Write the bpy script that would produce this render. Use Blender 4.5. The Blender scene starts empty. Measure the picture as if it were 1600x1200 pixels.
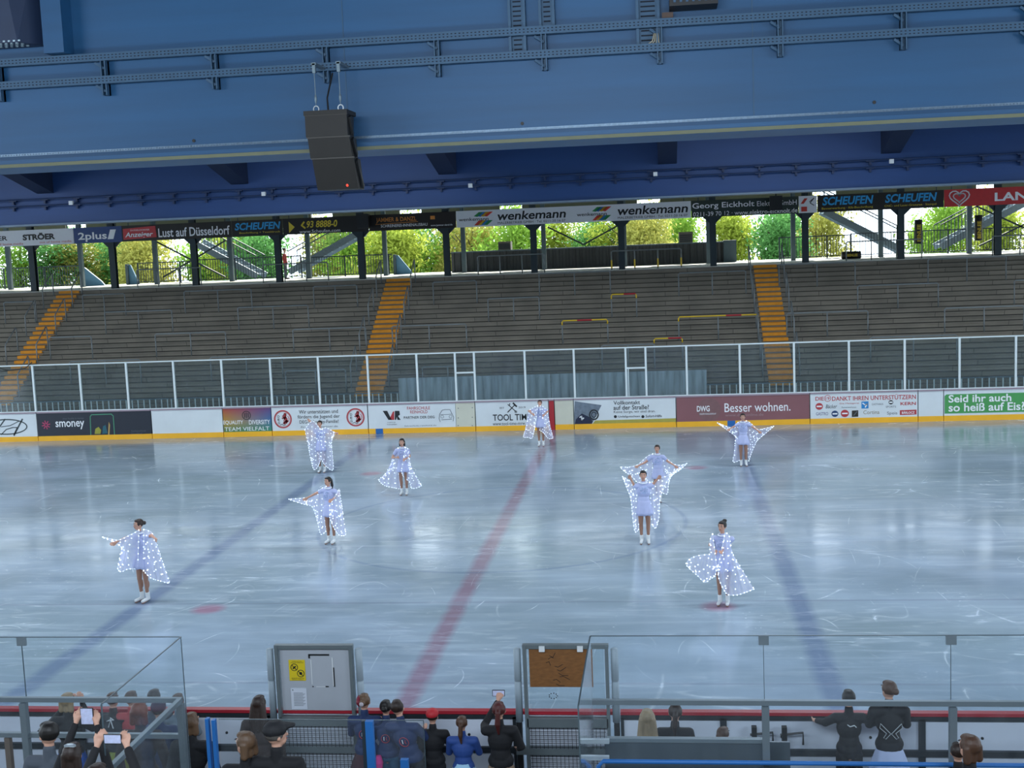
import bpy, math, random
import numpy as np
from mathutils import Vector, Matrix, noise as mnoise

# ---------------------------------------------------------------- camera
SC = bpy.context.scene
COL = SC.collection
CAM = np.array([4.0177, -14.8139, 6.9444]); YAW, PITCH, ROLL, FPX = -0.12123, 0.11498, -0.04068, 1937.54
cy_, sy_, cp_, sp_ = math.cos(YAW), math.sin(YAW), math.cos(PITCH), math.sin(PITCH)
FWD = np.array([sy_*cp_, cy_*cp_, -sp_]); R0 = np.array([cy_, -sy_, 0.0]); U0 = np.cross(R0, FWD)
RGT = math.cos(ROLL)*R0 + math.sin(ROLL)*U0; UPV = -math.sin(ROLL)*R0 + math.cos(ROLL)*U0
cd = bpy.data.cameras.new('camera'); cam = bpy.data.objects.new('camera', cd); COL.objects.link(cam)
cd.sensor_width = 36; cd.lens = FPX/1600*36; cd.clip_end = 400
cam.matrix_world = Matrix(((RGT[0], UPV[0], -FWD[0], CAM[0]), (RGT[1], UPV[1], -FWD[1], CAM[1]), (RGT[2], UPV[2], -FWD[2], CAM[2]), (0, 0, 0, 1)))
SC.camera = cam
def ray(u, v): return FWD + RGT*(u-800)/FPX - UPV*(v-600)/FPX
def onY(u, v, y): d = ray(u, v); return CAM + d*(y-CAM[1])/d[1]       # photo measurement -> real point on the plane y
def onZ(u, v, z=0.0): d = ray(u, v); return CAM + d*(z-CAM[2])/d[2]

# ---------------------------------------------------------------- light and exposure
SC.view_settings.view_transform = 'Standard'; SC.view_settings.look = 'None'
SC.view_settings.exposure = 0.0; SC.view_settings.gamma = 1.0
W = bpy.data.worlds.new('sky'); SC.world = W; W.use_nodes = True
bg = W.node_tree.nodes['Background']; bg.inputs[0].default_value = (0.78, 0.90, 1.0, 1); bg.inputs[1].default_value = 4.0
def lamp(name, kind, loc, rot, energy, color, **kw):
    l = bpy.data.lights.new(name, kind); l.energy = energy; l.color = color
    for k, v in kw.items(): setattr(l, k, v)
    o = bpy.data.objects.new(name, l); o.location = loc; o.rotation_euler = rot; COL.objects.link(o); return o
lamp('sun', 'SUN', (0, 0, 60), (math.radians(-57), math.radians(10), 0), 10.0, (1.0, 0.93, 0.8), angle=0.02)
for lx in (-24, -8, 8, 24):
    for ly in (8, 21):
        lamp('roof_fill_light', 'AREA', (lx, ly, 11.2), (0, 0, 0), 950, (0.80, 0.90, 1.0), shape='RECTANGLE', size=9, size_y=3)  # unseen area lights added under the roof to brighten the ice
for lx in (-14, 2, 18):
    lamp('stand_fill_light', 'AREA', (lx, -13.5, 9.6), (math.radians(52), 0, 0), 1150, (0.78, 0.89, 1.0), shape='RECTANGLE', size=9, size_y=2)  # added fill from the camera side for near boards and near ice

# ---------------------------------------------------------------- materials
def C(h, a=1.0):
    h = h.lstrip('#'); o = []
    for i in (0, 2, 4):
        c = int(h[i:i+2], 16)/255; o.append(c/12.92 if c <= .04045 else ((c+.055)/1.055)**2.4)
    return (*o, a)
MATS = {}
def pm(name, col, rough=.6, metal=0.0, var=.15, vs=6.0, bump=0.0, stretch=(1, 1, 1), emit=None, es=0.0, spec=.5):
    if name in MATS: return MATS[name]
    m = bpy.data.materials.new(name); m.use_nodes = True; t = m.node_tree; b = t.nodes['Principled BSDF']
    c = C(col) if isinstance(col, str) else col
    tc = t.nodes.new('ShaderNodeTexCoord'); mp = t.nodes.new('ShaderNodeMapping'); mp.inputs['Scale'].default_value = stretch
    n = t.nodes.new('ShaderNodeTexNoise'); n.inputs['Scale'].default_value = vs; n.inputs['Detail'].default_value = 6
    r = t.nodes.new('ShaderNodeMix'); r.data_type = 'RGBA'
    r.inputs[6].default_value = (*[x*(1-var) for x in c[:3]], 1); r.inputs[7].default_value = (*[min(1, x*(1+var)) for x in c[:3]], 1)
    t.links.new(tc.outputs['Object'], mp.inputs[0]); t.links.new(mp.outputs[0], n.inputs['Vector'])
    t.links.new(n.outputs[0], r.inputs[0]); t.links.new(r.outputs[2], b.inputs['Base Color'])
    b.inputs['Roughness'].default_value = rough; b.inputs['Metallic'].default_value = metal; b.inputs['Specular IOR Level'].default_value = spec
    if bump:
        bp = t.nodes.new('ShaderNodeBump'); bp.inputs['Strength'].default_value = bump; bp.inputs['Distance'].default_value = .02
        t.links.new(n.outputs[0], bp.inputs['Height']); t.links.new(bp.outputs[0], b.inputs['Normal'])
    if emit: b.inputs['Emission Color'].default_value = C(emit); b.inputs['Emission Strength'].default_value = es
    MATS[name] = m; return m
def glassm(name, tint=(.9, .95, .96), haze=.06, rough=.03, hazecol=(.75, .82, .88), gl=1.0, ior=1.45):
    m = bpy.data.materials.new(name); m.use_nodes = True; t = m.node_tree; t.nodes.clear()
    o = t.nodes.new('ShaderNodeOutputMaterial'); tr = t.nodes.new('ShaderNodeBsdfTransparent'); tr.inputs[0].default_value = (*tint, 1)
    g = t.nodes.new('ShaderNodeBsdfGlossy'); g.inputs['Roughness'].default_value = rough; g.inputs[0].default_value = (gl, gl, gl, 1)
    f = t.nodes.new('ShaderNodeFresnel'); ge = t.nodes.new('ShaderNodeNewGeometry'); bf = t.nodes.new('ShaderNodeMapRange'); bf.inputs[3].default_value = ior; bf.inputs[4].default_value = 1/ior; t.links.new(ge.outputs['Backfacing'], bf.inputs[0]); t.links.new(bf.outputs[0], f.inputs[0])
    d = t.nodes.new('ShaderNodeBsdfDiffuse'); d.inputs[0].default_value = (*hazecol, 1)
    a = t.nodes.new('ShaderNodeMixShader'); b = t.nodes.new('ShaderNodeMixShader')
    tc = t.nodes.new('ShaderNodeTexCoord'); mp = t.nodes.new('ShaderNodeMapping'); mp.inputs['Scale'].default_value = (6, 6, .7)
    n = t.nodes.new('ShaderNodeTexNoise'); n.inputs['Scale'].default_value = 1.0; n.inputs['Detail'].default_value = 5
    ml = t.nodes.new('ShaderNodeMath'); ml.operation = 'MULTIPLY'; ml.inputs[1].default_value = haze*2
    L = t.links.new
    L(tc.outputs['Object'], mp.inputs[0]); L(mp.outputs[0], n.inputs['Vector']); L(n.outputs[0], ml.inputs[0])
    L(ml.outputs[0], a.inputs[0]); L(tr.outputs[0], a.inputs[1]); L(d.outputs[0], a.inputs[2])
    L(f.outputs[0], b.inputs[0]); L(a.outputs[0], b.inputs[1]); L(g.outputs[0], b.inputs[2]); L(b.outputs[0], o.inputs[0])
    MATS[name] = m; return m
GLASS = glassm('clear_glass'); GLASS_FAR = glassm('far_glass', (.80, .86, .87), .022, .08); FROST = glassm('frosted_sheet', (.45, .50, .53), .8, .25, (.42, .47, .51))
NEARGLASS = glassm('near_plexiglass', (.95, .97, .98), .022, .08, ior=1.12)
def clothm(name, col, trans=.45, see=.35):
    m = bpy.data.materials.new(name); m.use_nodes = True; t = m.node_tree; t.nodes.clear(); L = t.links.new
    o = t.nodes.new('ShaderNodeOutputMaterial'); d = t.nodes.new('ShaderNodeBsdfDiffuse'); tl = t.nodes.new('ShaderNodeBsdfTranslucent'); tr = t.nodes.new('ShaderNodeBsdfTransparent')
    n = t.nodes.new('ShaderNodeTexNoise'); n.inputs['Scale'].default_value = 14
    mx = t.nodes.new('ShaderNodeMix'); mx.data_type = 'RGBA'; mx.inputs[6].default_value = C(col); mx.inputs[7].default_value = (1, 1, 1, 1)
    L(n.outputs[0], mx.inputs[0]); L(mx.outputs[2], d.inputs[0]); L(mx.outputs[2], tl.inputs[0])
    a = t.nodes.new('ShaderNodeMixShader'); a.inputs[0].default_value = trans; b = t.nodes.new('ShaderNodeMixShader'); b.inputs[0].default_value = see
    L(d.outputs[0], a.inputs[1]); L(tl.outputs[0], a.inputs[2]); L(a.outputs[0], b.inputs[1]); L(tr.outputs[0], b.inputs[2]); L(b.outputs[0], o.inputs[0])
    MATS[name] = m; return m
CAPE = clothm('cape_fabric', '#c9d2ff', .4, .30)
STEEL = pm('galvanised_steel', '#6f7f88', .45, .6, .2, 9); DSTEEL = pm('dark_steel', '#2c3a44', .5, .3, .2, 8)
BLACK = pm('black_plastic', '#15171a', .5); WHITE = pm('white_paint', '#d9dee0', .5, 0, .06, 3)
RAILG = pm('barrier_grey_paint', '#7b8386', .5, .2, .2, 5)
YELL = pm('yellow_paint', '#d8b521', .5, 0, .1); RED = pm('red_paint', '#a82730', .5, 0, .1); ORANGE = pm('orange_step_paint', '#d08a1c', .75, 0, .3, 5)
BLUEP = pm('bright_blue_paint', '#2468ae', .45, 0, .12)

# ---------------------------------------------------------------- mesh helpers
class MB:
    def __init__(s): s.V = []; s.F = []; s.M = []; s.mi = 0
    def add(s, vs, fs):
        b = len(s.V); s.V += [tuple(float(c) for c in v) for v in vs]; s.F += [tuple(b+i for i in f) for f in fs]; s.M += [s.mi]*len(fs); return s
    def box(s, x0, x1, y0, y1, z0, z1):
        return s.add([(x0, y0, z0), (x1, y0, z0), (x1, y1, z0), (x0, y1, z0), (x0, y0, z1), (x1, y0, z1), (x1, y1, z1), (x0, y1, z1)],
                     [(0, 3, 2, 1), (4, 5, 6, 7), (0, 1, 5, 4), (1, 2, 6, 5), (2, 3, 7, 6), (3, 0, 4, 7)])
    def bar(s, a, b, w, h=None, up=(0, 0, 1)):
        h = h or w; a = Vector(a); b = Vector(b); d = (b-a).normalized(); up = Vector(up)
        if abs(d.dot(up)) > .98: up = Vector((0, 1, 0))
        r = d.cross(up).normalized()*w/2; q = r.cross(d).normalized()*h/2
        return s.add([a-r-q, a+r-q, a+r+q, a-r+q, b-r-q, b+r-q, b+r+q, b-r+q], [(0, 3, 2, 1), (4, 5, 6, 7), (0, 1, 5, 4), (1, 2, 6, 5), (2, 3, 7, 6), (3, 0, 4, 7)])
    def tube(s, pts, r, n=8):
        pts = [Vector(p) for p in pts]; rs = r if isinstance(r, (list, tuple)) else [r]*len(pts); rings = []; up = None
        for i, p in enumerate(pts):
            d = (pts[min(i+1, len(pts)-1)]-pts[max(i-1, 0)]).normalized()
            if up is None: up = Vector((0, 0, 1)) if abs(d.z) < .9 else Vector((0, 1, 0))
            a = d.cross(up).normalized(); up = a.cross(d).normalized()
            rings.append([p+rs[i]*(math.cos(2*math.pi*k/n)*a+math.sin(2*math.pi*k/n)*up) for k in range(n)])
        return s.loft(rings)
    def loft(s, rings, cap=True):
        n = len(rings[0]); vs = [v for r in rings for v in r]; fs = []
        for i in range(len(rings)-1):
            for k in range(n): fs.append((i*n+k, i*n+(k+1) % n, (i+1)*n+(k+1) % n, (i+1)*n+k))
        if cap: fs.append(tuple(range(n-1, -1, -1))); fs.append(tuple((len(rings)-1)*n+k for k in range(n)))
        return s.add(vs, fs)
    def cap(s, a, ra, b, rb, n=10):
        a = Vector(a); b = Vector(b); d = (b-a); L = d.length; d = d/L if L > 1e-6 else Vector((0, 0, 1))
        pts = []; rs = []
        for t in (80, 50, 20): t = math.radians(t); pts.append(a-d*ra*math.sin(t)); rs.append(ra*math.cos(t))
        for t in (-20, 20, 50, 80):
            if t == -20: continue
            t = math.radians(t); pts.append(b+d*rb*math.sin(t)); rs.append(rb*math.cos(t))
        up = Vector((0, 0, 1)) if abs(d.z) < .9 else Vector((0, 1, 0)); x = d.cross(up).normalized(); y = x.cross(d)
        return s.loft([[p+r*(math.cos(2*math.pi*k/n)*x+math.sin(2*math.pi*k/n)*y) for k in range(n)] for p, r in zip(pts, rs)])
    def ell(s, c, r, n=12, m=7, rz=0.0):
        c = Vector(c); rings = []; rot = Matrix.Rotation(rz, 3, 'Z')
        for i in range(1, m):
            t = math.pi*i/m; rings.append([c+rot@Vector((r[0]*math.sin(t)*math.cos(2*math.pi*k/n), r[1]*math.sin(t)*math.sin(2*math.pi*k/n), -r[2]*math.cos(t))) for k in range(n)])
        return s.loft(rings)
    def plate(s, pts, y, th=.006):                      # polygon in the XZ plane, front face at y-th
        n = len(pts); vs = [(x, y-th, z) for x, z in pts]+[(x, y, z) for x, z in pts]
        return s.add(vs, [tuple(range(n)), tuple(range(2*n-1, n-1, -1))]+[(i, i+n, (i+1) % n+n, (i+1) % n) for i in range(n)])
    def disc(s, cx, cz, rx, rz, y, th=.006, n=28): return s.plate([(cx+rx*math.cos(2*math.pi*k/n), cz+rz*math.sin(2*math.pi*k/n)) for k in range(n)], y, th)
    def ring(s, cx, cz, rx, rz, w, y, th=.006, n=36):
        vs = []
        for yy in (y-th, y):
            for k in range(n):
                c, q = math.cos(2*math.pi*k/n), math.sin(2*math.pi*k/n)
                vs += [(cx+rx*c, yy, cz+rz*q), (cx+(rx-w)*c, yy, cz+(rz-w)*q)]
        fs = []
        for k in range(n):
            a, b = 2*k, 2*((k+1) % n); fs += [(a, b, b+1, a+1), (a+2*n, a+1+2*n, b+1+2*n, b+2*n), (a, a+2*n, b+2*n, b), (a+1, b+1, b+1+2*n, a+1+2*n)]
        return s.add(vs, fs)
    def stroke(s, pts, w, y, th=.006):
        for (ax, az), (bx, bz) in zip(pts[:-1], pts[1:]): s.bar((ax, y-th/2, az), (bx, y-th/2, bz), th, w, (0, 1, 0)) if False else s._st(ax, az, bx, bz, w, y, th)
        return s
    def _st(s, ax, az, bx, bz, w, y, th):
        dx, dz = bx-ax, bz-az; L = math.hypot(dx, dz) or 1; nx, nz = -dz/L*w/2, dx/L*w/2; ex, ez = dx/L*w*.3, dz/L*w*.3
        s.plate([(ax+nx-ex, az+nz-ez), (ax-nx-ex, az-nz-ez), (bx-nx+ex, bz-nz+ez), (bx+nx+ex, bz+nz+ez)], y, th)
def root_loc(p):
    o = Vector((0, 0, 0))
    while p is not None: o += p.location; p = p.parent
    return o
def mesh_obj(name, mb, mats, parent=None, loc=None, smooth=False):
    me = bpy.data.meshes.new(name); off = root_loc(parent) if parent is not None else Vector(loc or (0, 0, 0))
    me.from_pydata([(v[0]-off.x, v[1]-off.y, v[2]-off.z) for v in mb.V], [], mb.F)
    mats = mats if isinstance(mats, (list, tuple)) else [mats]
    for m in mats: me.materials.append(m)
    if len(mats) > 1: me.polygons.foreach_set('material_index', mb.M)
    if smooth: me.polygons.foreach_set('use_smooth', [True]*len(me.polygons))
    me.update(); o = bpy.data.objects.new(name, me); COL.objects.link(o)
    if parent is not None: o.parent = parent
    else: o.location = off
    return o
def tag(o, label=None, cat=None, group=None, kind=None):
    if label: o['label'] = label
    if cat: o['category'] = cat
    if group: o['group'] = group
    if kind: o['kind'] = kind
    return o
def thing(name, label, cat, loc, group=None, kind=None):
    o = bpy.data.objects.new(name, None); o.empty_display_size = .2; o.location = loc; COL.objects.link(o); return tag(o, label, cat, group, kind)
def single(name, mb, mat, label, cat, loc, group=None, kind=None, smooth=False): return tag(mesh_obj(name, mb, mat, None, loc, smooth), label, cat, group, kind)
def struct(name, mb, mat, smooth=False): return tag(mesh_obj(name, mb, mat, None, None, smooth), kind='structure')
def text(s, x0, x1, z0, z1, y, mat, parent, name='lettering', bold=0.0, shear=0.0, rot=0.0, th=.006):
    cu = bpy.data.curves.new(name, 'FONT'); cu.body = s; cu.size = 1; cu.offset = bold; cu.shear = shear; cu.resolution_u = 3; cu.space_line = 1.0
    t = bpy.data.objects.new(name, cu); COL.objects.link(t); dg = bpy.context.evaluated_depsgraph_get(); dg.update()
    me0 = bpy.data.meshes.new_from_object(t.evaluated_get(dg)); V = [v.co.copy() for v in me0.vertices]; F = [tuple(p.vertices) for p in me0.polygons]
    bpy.data.objects.remove(t); bpy.data.curves.remove(cu); bpy.data.meshes.remove(me0)
    ax, bx = min(v.x for v in V), max(v.x for v in V); az, bz = min(v.y for v in V), max(v.y for v in V)
    if rot: cw, ch = z1-z0, x1-x0
    else: cw, ch = x1-x0, z1-z0
    mb = MB(); P = []
    for v in V:
        a = (v.x-ax)/(bx-ax)*cw-cw/2; b = (v.y-az)/(bz-az)*ch-ch/2
        c, q = math.cos(rot), math.sin(rot); P.append(((x0+x1)/2+a*c-b*q, (z0+z1)/2+a*q+b*c))
    mb.add([(x, y-th, z) for x, z in P], F)
    return mesh_obj(name, mb, mat, parent)
ORD = ['leftmost', 'second', 'third', 'fourth', 'fifth', 'sixth', 'seventh', 'eighth', 'ninth', 'tenth', 'eleventh', 'twelfth', 'thirteenth', 'fourteenth', 'fifteenth', 'sixteenth', 'seventeenth', 'eighteenth', 'nineteenth', 'twentieth', 'twenty-first', 'twenty-second', 'twenty-third', 'twenty-fourth', 'twenty-fifth', 'twenty-sixth', 'twenty-seventh', 'twenty-eighth', 'twenty-ninth', 'thirtieth']
def nth(i): return ORD[i] if i == 0 else ORD[i]+' from the left'
def remesh(mb, name, mat, parent, vox=.011, smooth=3):
    me = bpy.data.meshes.new(name); me.from_pydata(mb.V, [], mb.F); o = bpy.data.objects.new(name, me); COL.objects.link(o)
    r = o.modifiers.new('r', 'REMESH'); r.mode = 'VOXEL'; r.voxel_size = vox
    q = o.modifiers.new('s', 'SMOOTH'); q.iterations = smooth; q.factor = .5
    dg = bpy.context.evaluated_depsgraph_get(); dg.update(); m2 = bpy.data.meshes.new_from_object(o.evaluated_get(dg))
    o.modifiers.clear(); o.data = m2; bpy.data.meshes.remove(me); m2.name = name
    m2.materials.clear(); m2.materials.append(mat); m2.polygons.foreach_set('use_smooth', [True]*len(m2.polygons))
    if parent: o.parent = parent
    return o
# ---------------------------------------------------------------- ice
def ice_material():
    m = bpy.data.materials.new('ice'); m.use_nodes = True; t = m.node_tree; L = t.links.new; b = t.nodes['Principled BSDF']
    tc = t.nodes.new('ShaderNodeTexCoord'); sp = t.nodes.new('ShaderNodeSeparateXYZ'); L(tc.outputs['Object'], sp.inputs[0]); X, Y = sp.outputs[0], sp.outputs[1]
    def mt(op, a, c=None, d=None):
        n = t.nodes.new('ShaderNodeMath'); n.operation = op
        for i, v in enumerate((a, c, d)):
            if v is None: continue
            if isinstance(v, (int, float)): n.inputs[i].default_value = v
            else: L(v, n.inputs[i])
        return n.outputs[0]
    def soft(d, w, f=.05):                              # 1 inside |d|<w
        n = t.nodes.new('ShaderNodeMapRange'); n.clamp = True; L(mt('ABSOLUTE', d), n.inputs[0])
        n.inputs[1].default_value = w-f; n.inputs[2].default_value = w+f; n.inputs[3].default_value = 1; n.inputs[4].default_value = 0; return n.outputs[0]
    def noise(sc, stretch=(1, 1, 1), rot=0, det=5, dist=0.0):
        mp = t.nodes.new('ShaderNodeMapping'); mp.inputs['Scale'].default_value = stretch; mp.inputs['Rotation'].default_value = (0, 0, rot)
        n = t.nodes.new('ShaderNodeTexNoise'); n.inputs['Scale'].default_value = sc; n.inputs['Detail'].default_value = det; n.inputs['Distortion'].default_value = dist
        L(tc.outputs['Object'], mp.inputs[0]); L(mp.outputs[0], n.inputs['Vector']); return n.outputs[0]
    def rng(v, a, c, d=0.0, e=1.0):
        n = t.nodes.new('ShaderNodeMapRange'); L(v, n.inputs[0])
        for i, q in zip((1, 2, 3, 4), (a, c, d, e)): n.inputs[i].default_value = q
        return n.outputs[0]
    def mix(f, a, c):
        n = t.nodes.new('ShaderNodeMix'); n.data_type = 'RGBA'
        for i, v in zip((0, 6, 7), (f, a, c)):
            if isinstance(v, (tuple, float)): n.inputs[i].default_value = v
            else: L(v, n.inputs[i])
        return n.outputs[2]
    col = mix(rng(noise(.35, (1, 1.6, 1)), .35, .65), C('#8a9cab'), C('#a3b6ca'))
    col = mix(mt('MULTIPLY', rng(noise(.12, (1, 1, 1)), .4, .7), .5), col, C('#8b9f9f'))
    wob = mt('MULTIPLY', mt('SUBTRACT', noise(2.5), .5), .12)
    xw = mt('ADD', X, wob)
    col = mix(mt('MULTIPLY', soft(xw, .17, .08), .55), col, C('#8c4a66'))
    col = mix(mt('MULTIPLY', soft(mt('SUBTRACT', mt('ABSOLUTE', xw), 6.45), .18, .09), .5), col, C('#4c5f8e'))
    yc = mt('SUBTRACT', Y, 15.0); rad = mt('SQRT', mt('ADD', mt('MULTIPLY', X, X), mt('MULTIPLY', yc, yc)))
    col = mix(mt('MULTIPLY', soft(mt('SUBTRACT', rad, 4.5), .05, .03), .4), col, C('#5a7298'))
    for sy in (8.0, 22.0):
        dx = mt('SUBTRACT', mt('ABSOLUTE', X), 4.95); dy = mt('SUBTRACT', Y, sy)
        rr = mt('SQRT', mt('ADD', mt('MULTIPLY', dx, dx), mt('MULTIPLY', dy, dy)))
        col = mix(mt('MULTIPLY', soft(rr, .3, .1), .5), col, C('#a8406a'))
    for sy, k in ((3.95, .35), (8.35, .4), (12.8, .25), (17.2, .2)):
        col = mix(mt('MULTIPLY', soft(mt('SUBTRACT', Y, sy), .03, .03), k), col, C('#6d6f86'))
    scr = None
    for sc, st, ro, w, seedx in ((.35, (1, .55, 1), .3, .0022, 0), (.5, (1, .4, 1), 1.2, .003, 7), (.22, (1, 1.3, 1), 2.0, .0012, 13), (.8, (1, .35, 1), -.6, .004, 21), (.6, (1, .5, 1), .9, .003, 33)):
        v = soft(mt('SUBTRACT', noise(sc, st, ro, 0, .35), .5), w, w*.9)
        mk = rng(noise(.55+seedx*.01, (1, 1, 1), ro+seedx, 2), .56, .66)
        v = mt('MULTIPLY', v, mk); scr = v if scr is None else mt('MAXIMUM', scr, v)
    snow = mt('MULTIPLY', rng(noise(9, (1, 1.5, 1)), .62, .74), rng(noise(.6), .52, .64))
    swirl = mt('MULTIPLY', rng(noise(2.2, (.5, 1.6, 1), .15, 6, 1.2), .54, .74), rng(noise(.25), .4, .6))
    snow = mt('MINIMUM', mt('ADD', mt('ADD', mt('MULTIPLY', snow, .8), mt('MULTIPLY', scr, .6)), mt('MULTIPLY', swirl, .8)), 1.0)
    col = mix(mt('MULTIPLY', snow, .5), col, C('#dfeaf6'))
    st2 = rng(noise(1.6, (.22, 2.2, 1), .08, 6, .5), .5, .72); col = mix(mt('MULTIPLY', mt('MULTIPLY', st2, rng(noise(.3), .35, .6)), .38), col, C('#cddcec'))
    dk = rng(noise(.45, (.5, 1.2, 1), -.2, 4), .5, .68); col = mix(mt('MULTIPLY', dk, .28), col, C('#73899a'))
    L(col, b.inputs['Base Color'])
    ro = mt('ADD', rng(noise(.8, (1, 3, 1)), .3, .7, .09, .20), mt('MULTIPLY', snow, .25)); L(ro, b.inputs['Roughness'])
    b.inputs['IOR'].default_value = 1.36
    bp = t.nodes.new('ShaderNodeBump'); bp.inputs['Strength'].default_value = .3; bp.inputs['Distance'].default_value = .008
    hh = mt('ADD', noise(1.6, (1, 3.5, 1), 0, 4), mt('MULTIPLY', scr, .3)); L(hh, bp.inputs['Height']); L(bp.outputs[0], b.inputs['Normal'])
    return m
ICE = ice_material()
struct('floor', MB().box(-45, 45, 0, 30, -.3, 0), ICE)
CONC = pm('concrete', '#66675f', .85, 0, .25, 2.5, .2)
struct('floor_players_area', MB().box(-45, 45, -2.75, -.14, -.3, 0), pm('rubber_matting', '#30363c', .9))
mb = MB(); mb.box(-45, 45, -4.55, -2.75, -.3, .5); mb.box(-45, 45, -6.6, -4.55, -.3, .95); mb.box(-45, 45, -9, -6.6, -.3, 1.4)
struct('floor_near_stand', mb, CONC)

# ---------------------------------------------------------------- standing terrace, far side
NS, TY0, TZ0, TYR, TZR = 24, 31.5, 1.17, .2917, .1804   # steps of the terrace: 38.5 / 5.5 at the top
def terrace_material():
    m = bpy.data.materials.new('terrace_concrete'); m.use_nodes = True; t = m.node_tree; L = t.links.new; b = t.nodes['Principled BSDF']
    tc = t.nodes.new('ShaderNodeTexCoord'); sp = t.nodes.new('ShaderNodeSeparateXYZ'); cb = t.nodes.new('ShaderNodeCombineXYZ'); L(tc.outputs['Object'], sp.inputs[0])
    ad = t.nodes.new('ShaderNodeMath'); ad.operation = 'SUBTRACT'; ad.inputs[1].default_value = TZ0; L(sp.outputs[2], ad.inputs[0])
    L(sp.outputs[0], cb.inputs[0]); L(ad.outputs[0], cb.inputs[1])
    br = t.nodes.new('ShaderNodeTexBrick'); L(cb.outputs[0], br.inputs['Vector']); br.inputs['Scale'].default_value = 1
    br.inputs['Brick Width'].default_value = 2.6; br.inputs['Row Height'].default_value = TZR; br.inputs['Mortar Size'].default_value = .010; br.offset = .37
    br.inputs['Color1'].default_value = C('#847f74'); br.inputs['Color2'].default_value = C('#7a766c'); br.inputs['Mortar'].default_value = C('#45443f')
    n = t.nodes.new('ShaderNodeTexNoise'); n.inputs['Scale'].default_value = .9; n.inputs['Detail'].default_value = 8; L(tc.outputs['Object'], n.inputs['Vector'])
    mx = t.nodes.new('ShaderNodeMix'); mx.data_type = 'RGBA'; mx.blend_type = 'MULTIPLY'; mx.inputs[0].default_value = .7
    cr = t.nodes.new('ShaderNodeValToRGB'); cr.color_ramp.elements[0].position = .3; cr.color_ramp.elements[0].color = (.6, .6, .6, 1); cr.color_ramp.elements[1].position = .65; cr.color_ramp.elements[1].color = (1, .98, .95, 1)
    L(n.outputs[0], cr.inputs[0]); L(br.outputs[0], mx.inputs[6]); L(cr.outputs[0], mx.inputs[7]); L(mx.outputs[2], b.inputs['Base Color']); b.inputs['Roughness'].default_value = .85
    return m
TERR = terrace_material()
prof = [(TY0, -.3), (TY0, TZ0)]
for i in range(NS):
    y, z = TY0+i*TYR, TZ0+(i+1)*TZR
    prof += [(y+.05, z-TZR), (y+.05, z-.05), (y, z-.05), (y, z)]
prof += [(46.5, 5.5), (46.5, 5.2), (38, -.3)]
mb = MB(); n = len(prof); mb.add([(-46, a, b) for a, b in prof]+[(46, a, b) for a, b in prof], [(i, (i+1) % n, (i+1) % n+n, i+n) for i in range(n)])
struct('wall_terrace', mb, TERR)
struct('trim_1', MB().box(-46, 46, 38.35, 46.6, 5.5, 5.53), pm('concourse_slab', '#dcdeda', .8, 0, .1, 1))  # slab colour raised to near white to imitate sunlight on the floor
def slope(u, v):                                     # photo point -> point on the terrace slope
    d = ray(u, v); k = TZR/TYR                         # z = TZ0+TZR/2 + k*(y-TY0)
    s = (TZ0+TZR/2+k*(CAM[1]-TY0)-CAM[2])/(d[2]-k*d[1]); return CAM+d*s
def tread(y):
    i = int(min(NS-1, max(0, math.floor((y-TY0)/TYR)))); return TZ0+(i+1)*TZR
for (x0, x1, nm) in ((-22.75, -21.8, 'left'), (-7.75, -6.65, 'middle'), (7.95, 8.9, 'right')):
    st = thing('stair_flight', 'flight of orange painted steps up the terrace, %s one of three' % nm, 'stairs', ((x0+x1)/2, TY0, TZ0), 'orange stairs of the terrace')
    for i in range(NS):
        y, z = TY0+i*TYR, TZ0+(i+1)*TZR
        mesh_obj('step', MB().box(x0, x1, y-.012, y+TYR+.04, z-TZR*.6, z+.012), ORANGE, st)
# handrails beside the orange stairs
k = 0
for xs, nm in (((-22.95, -21.6), 'left'), ((-7.95, -6.45), 'middle'), ((7.75, 9.1), 'right')):
    for si, x in enumerate(xs):
        for j, y0 in enumerate((31.9, 33.6, 35.4, 37.1)):
            y1 = y0+1.0; za, zb = tread(y0), tread(y1)
            m1 = MB(); m1.tube([(x, y0, za), (x, y0, za+.85), (x, y0+.06, za+.92), (x, y1-.05, zb+1.0), (x, y1, zb+.95), (x, y1, zb)], .026, 7)
            single('stair_handrail', m1, RAILG, 'grey tube handrail %s of the %s orange stairs, %s piece from the bottom' % (('left', 'right')[si], nm, ('lowest', 'second', 'third', 'topmost')[j]), 'handrail', (x, y0, za), 'handrails of the terrace stairs', smooth=True)
# crush barriers
BARR = [(76, 142, 520, 42, 'g'), (128, 194, 453, 40, 'g'), (163, 268, 484, 40, 'g'), (242, 352, 518, 40, 'g'), (287, 392, 449, 38, 'g'), (371, 481, 477, 38, 'g'), (457, 571, 510, 40, 'g'), (489, 557, 441, 38, 'g'),
        (612, 728, 504, 38, 'g'), (676, 744, 436, 36, 'g'), (842, 953, 428, 36, 'g'), (762, 842, 463, 36, 'g'), (955, 994, 458, 40, 'ry'), (878, 949, 496, 38, 'ry'), (1060, 1184, 489, 44, 'y'), (1022, 1066, 530, 36, 'ry'),
        (1060, 1165, 424, 36, 'g'), (1217, 1336, 411, 38, 'g'), (1450, 1572, 402, 38, 'g'), (1340, 1466, 441, 40, 'g'), (1585, 1690, 437, 40, 'g'), (1229, 1356, 483, 44, 'g'), (1476, 1600, 475, 44, 'g'), (1360, 1495, 520, 42, 'g'),
        (108, 218, 557, 42, 'g'), (328, 440, 553, 42, 'g'), (446, 540, 583, 40, 'g'), (660, 740, 583, 38, 'g'), (940, 1022, 535, 38, 'g'), (5, 52, 462, 40, 'g')]
BARR.sort()
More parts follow.
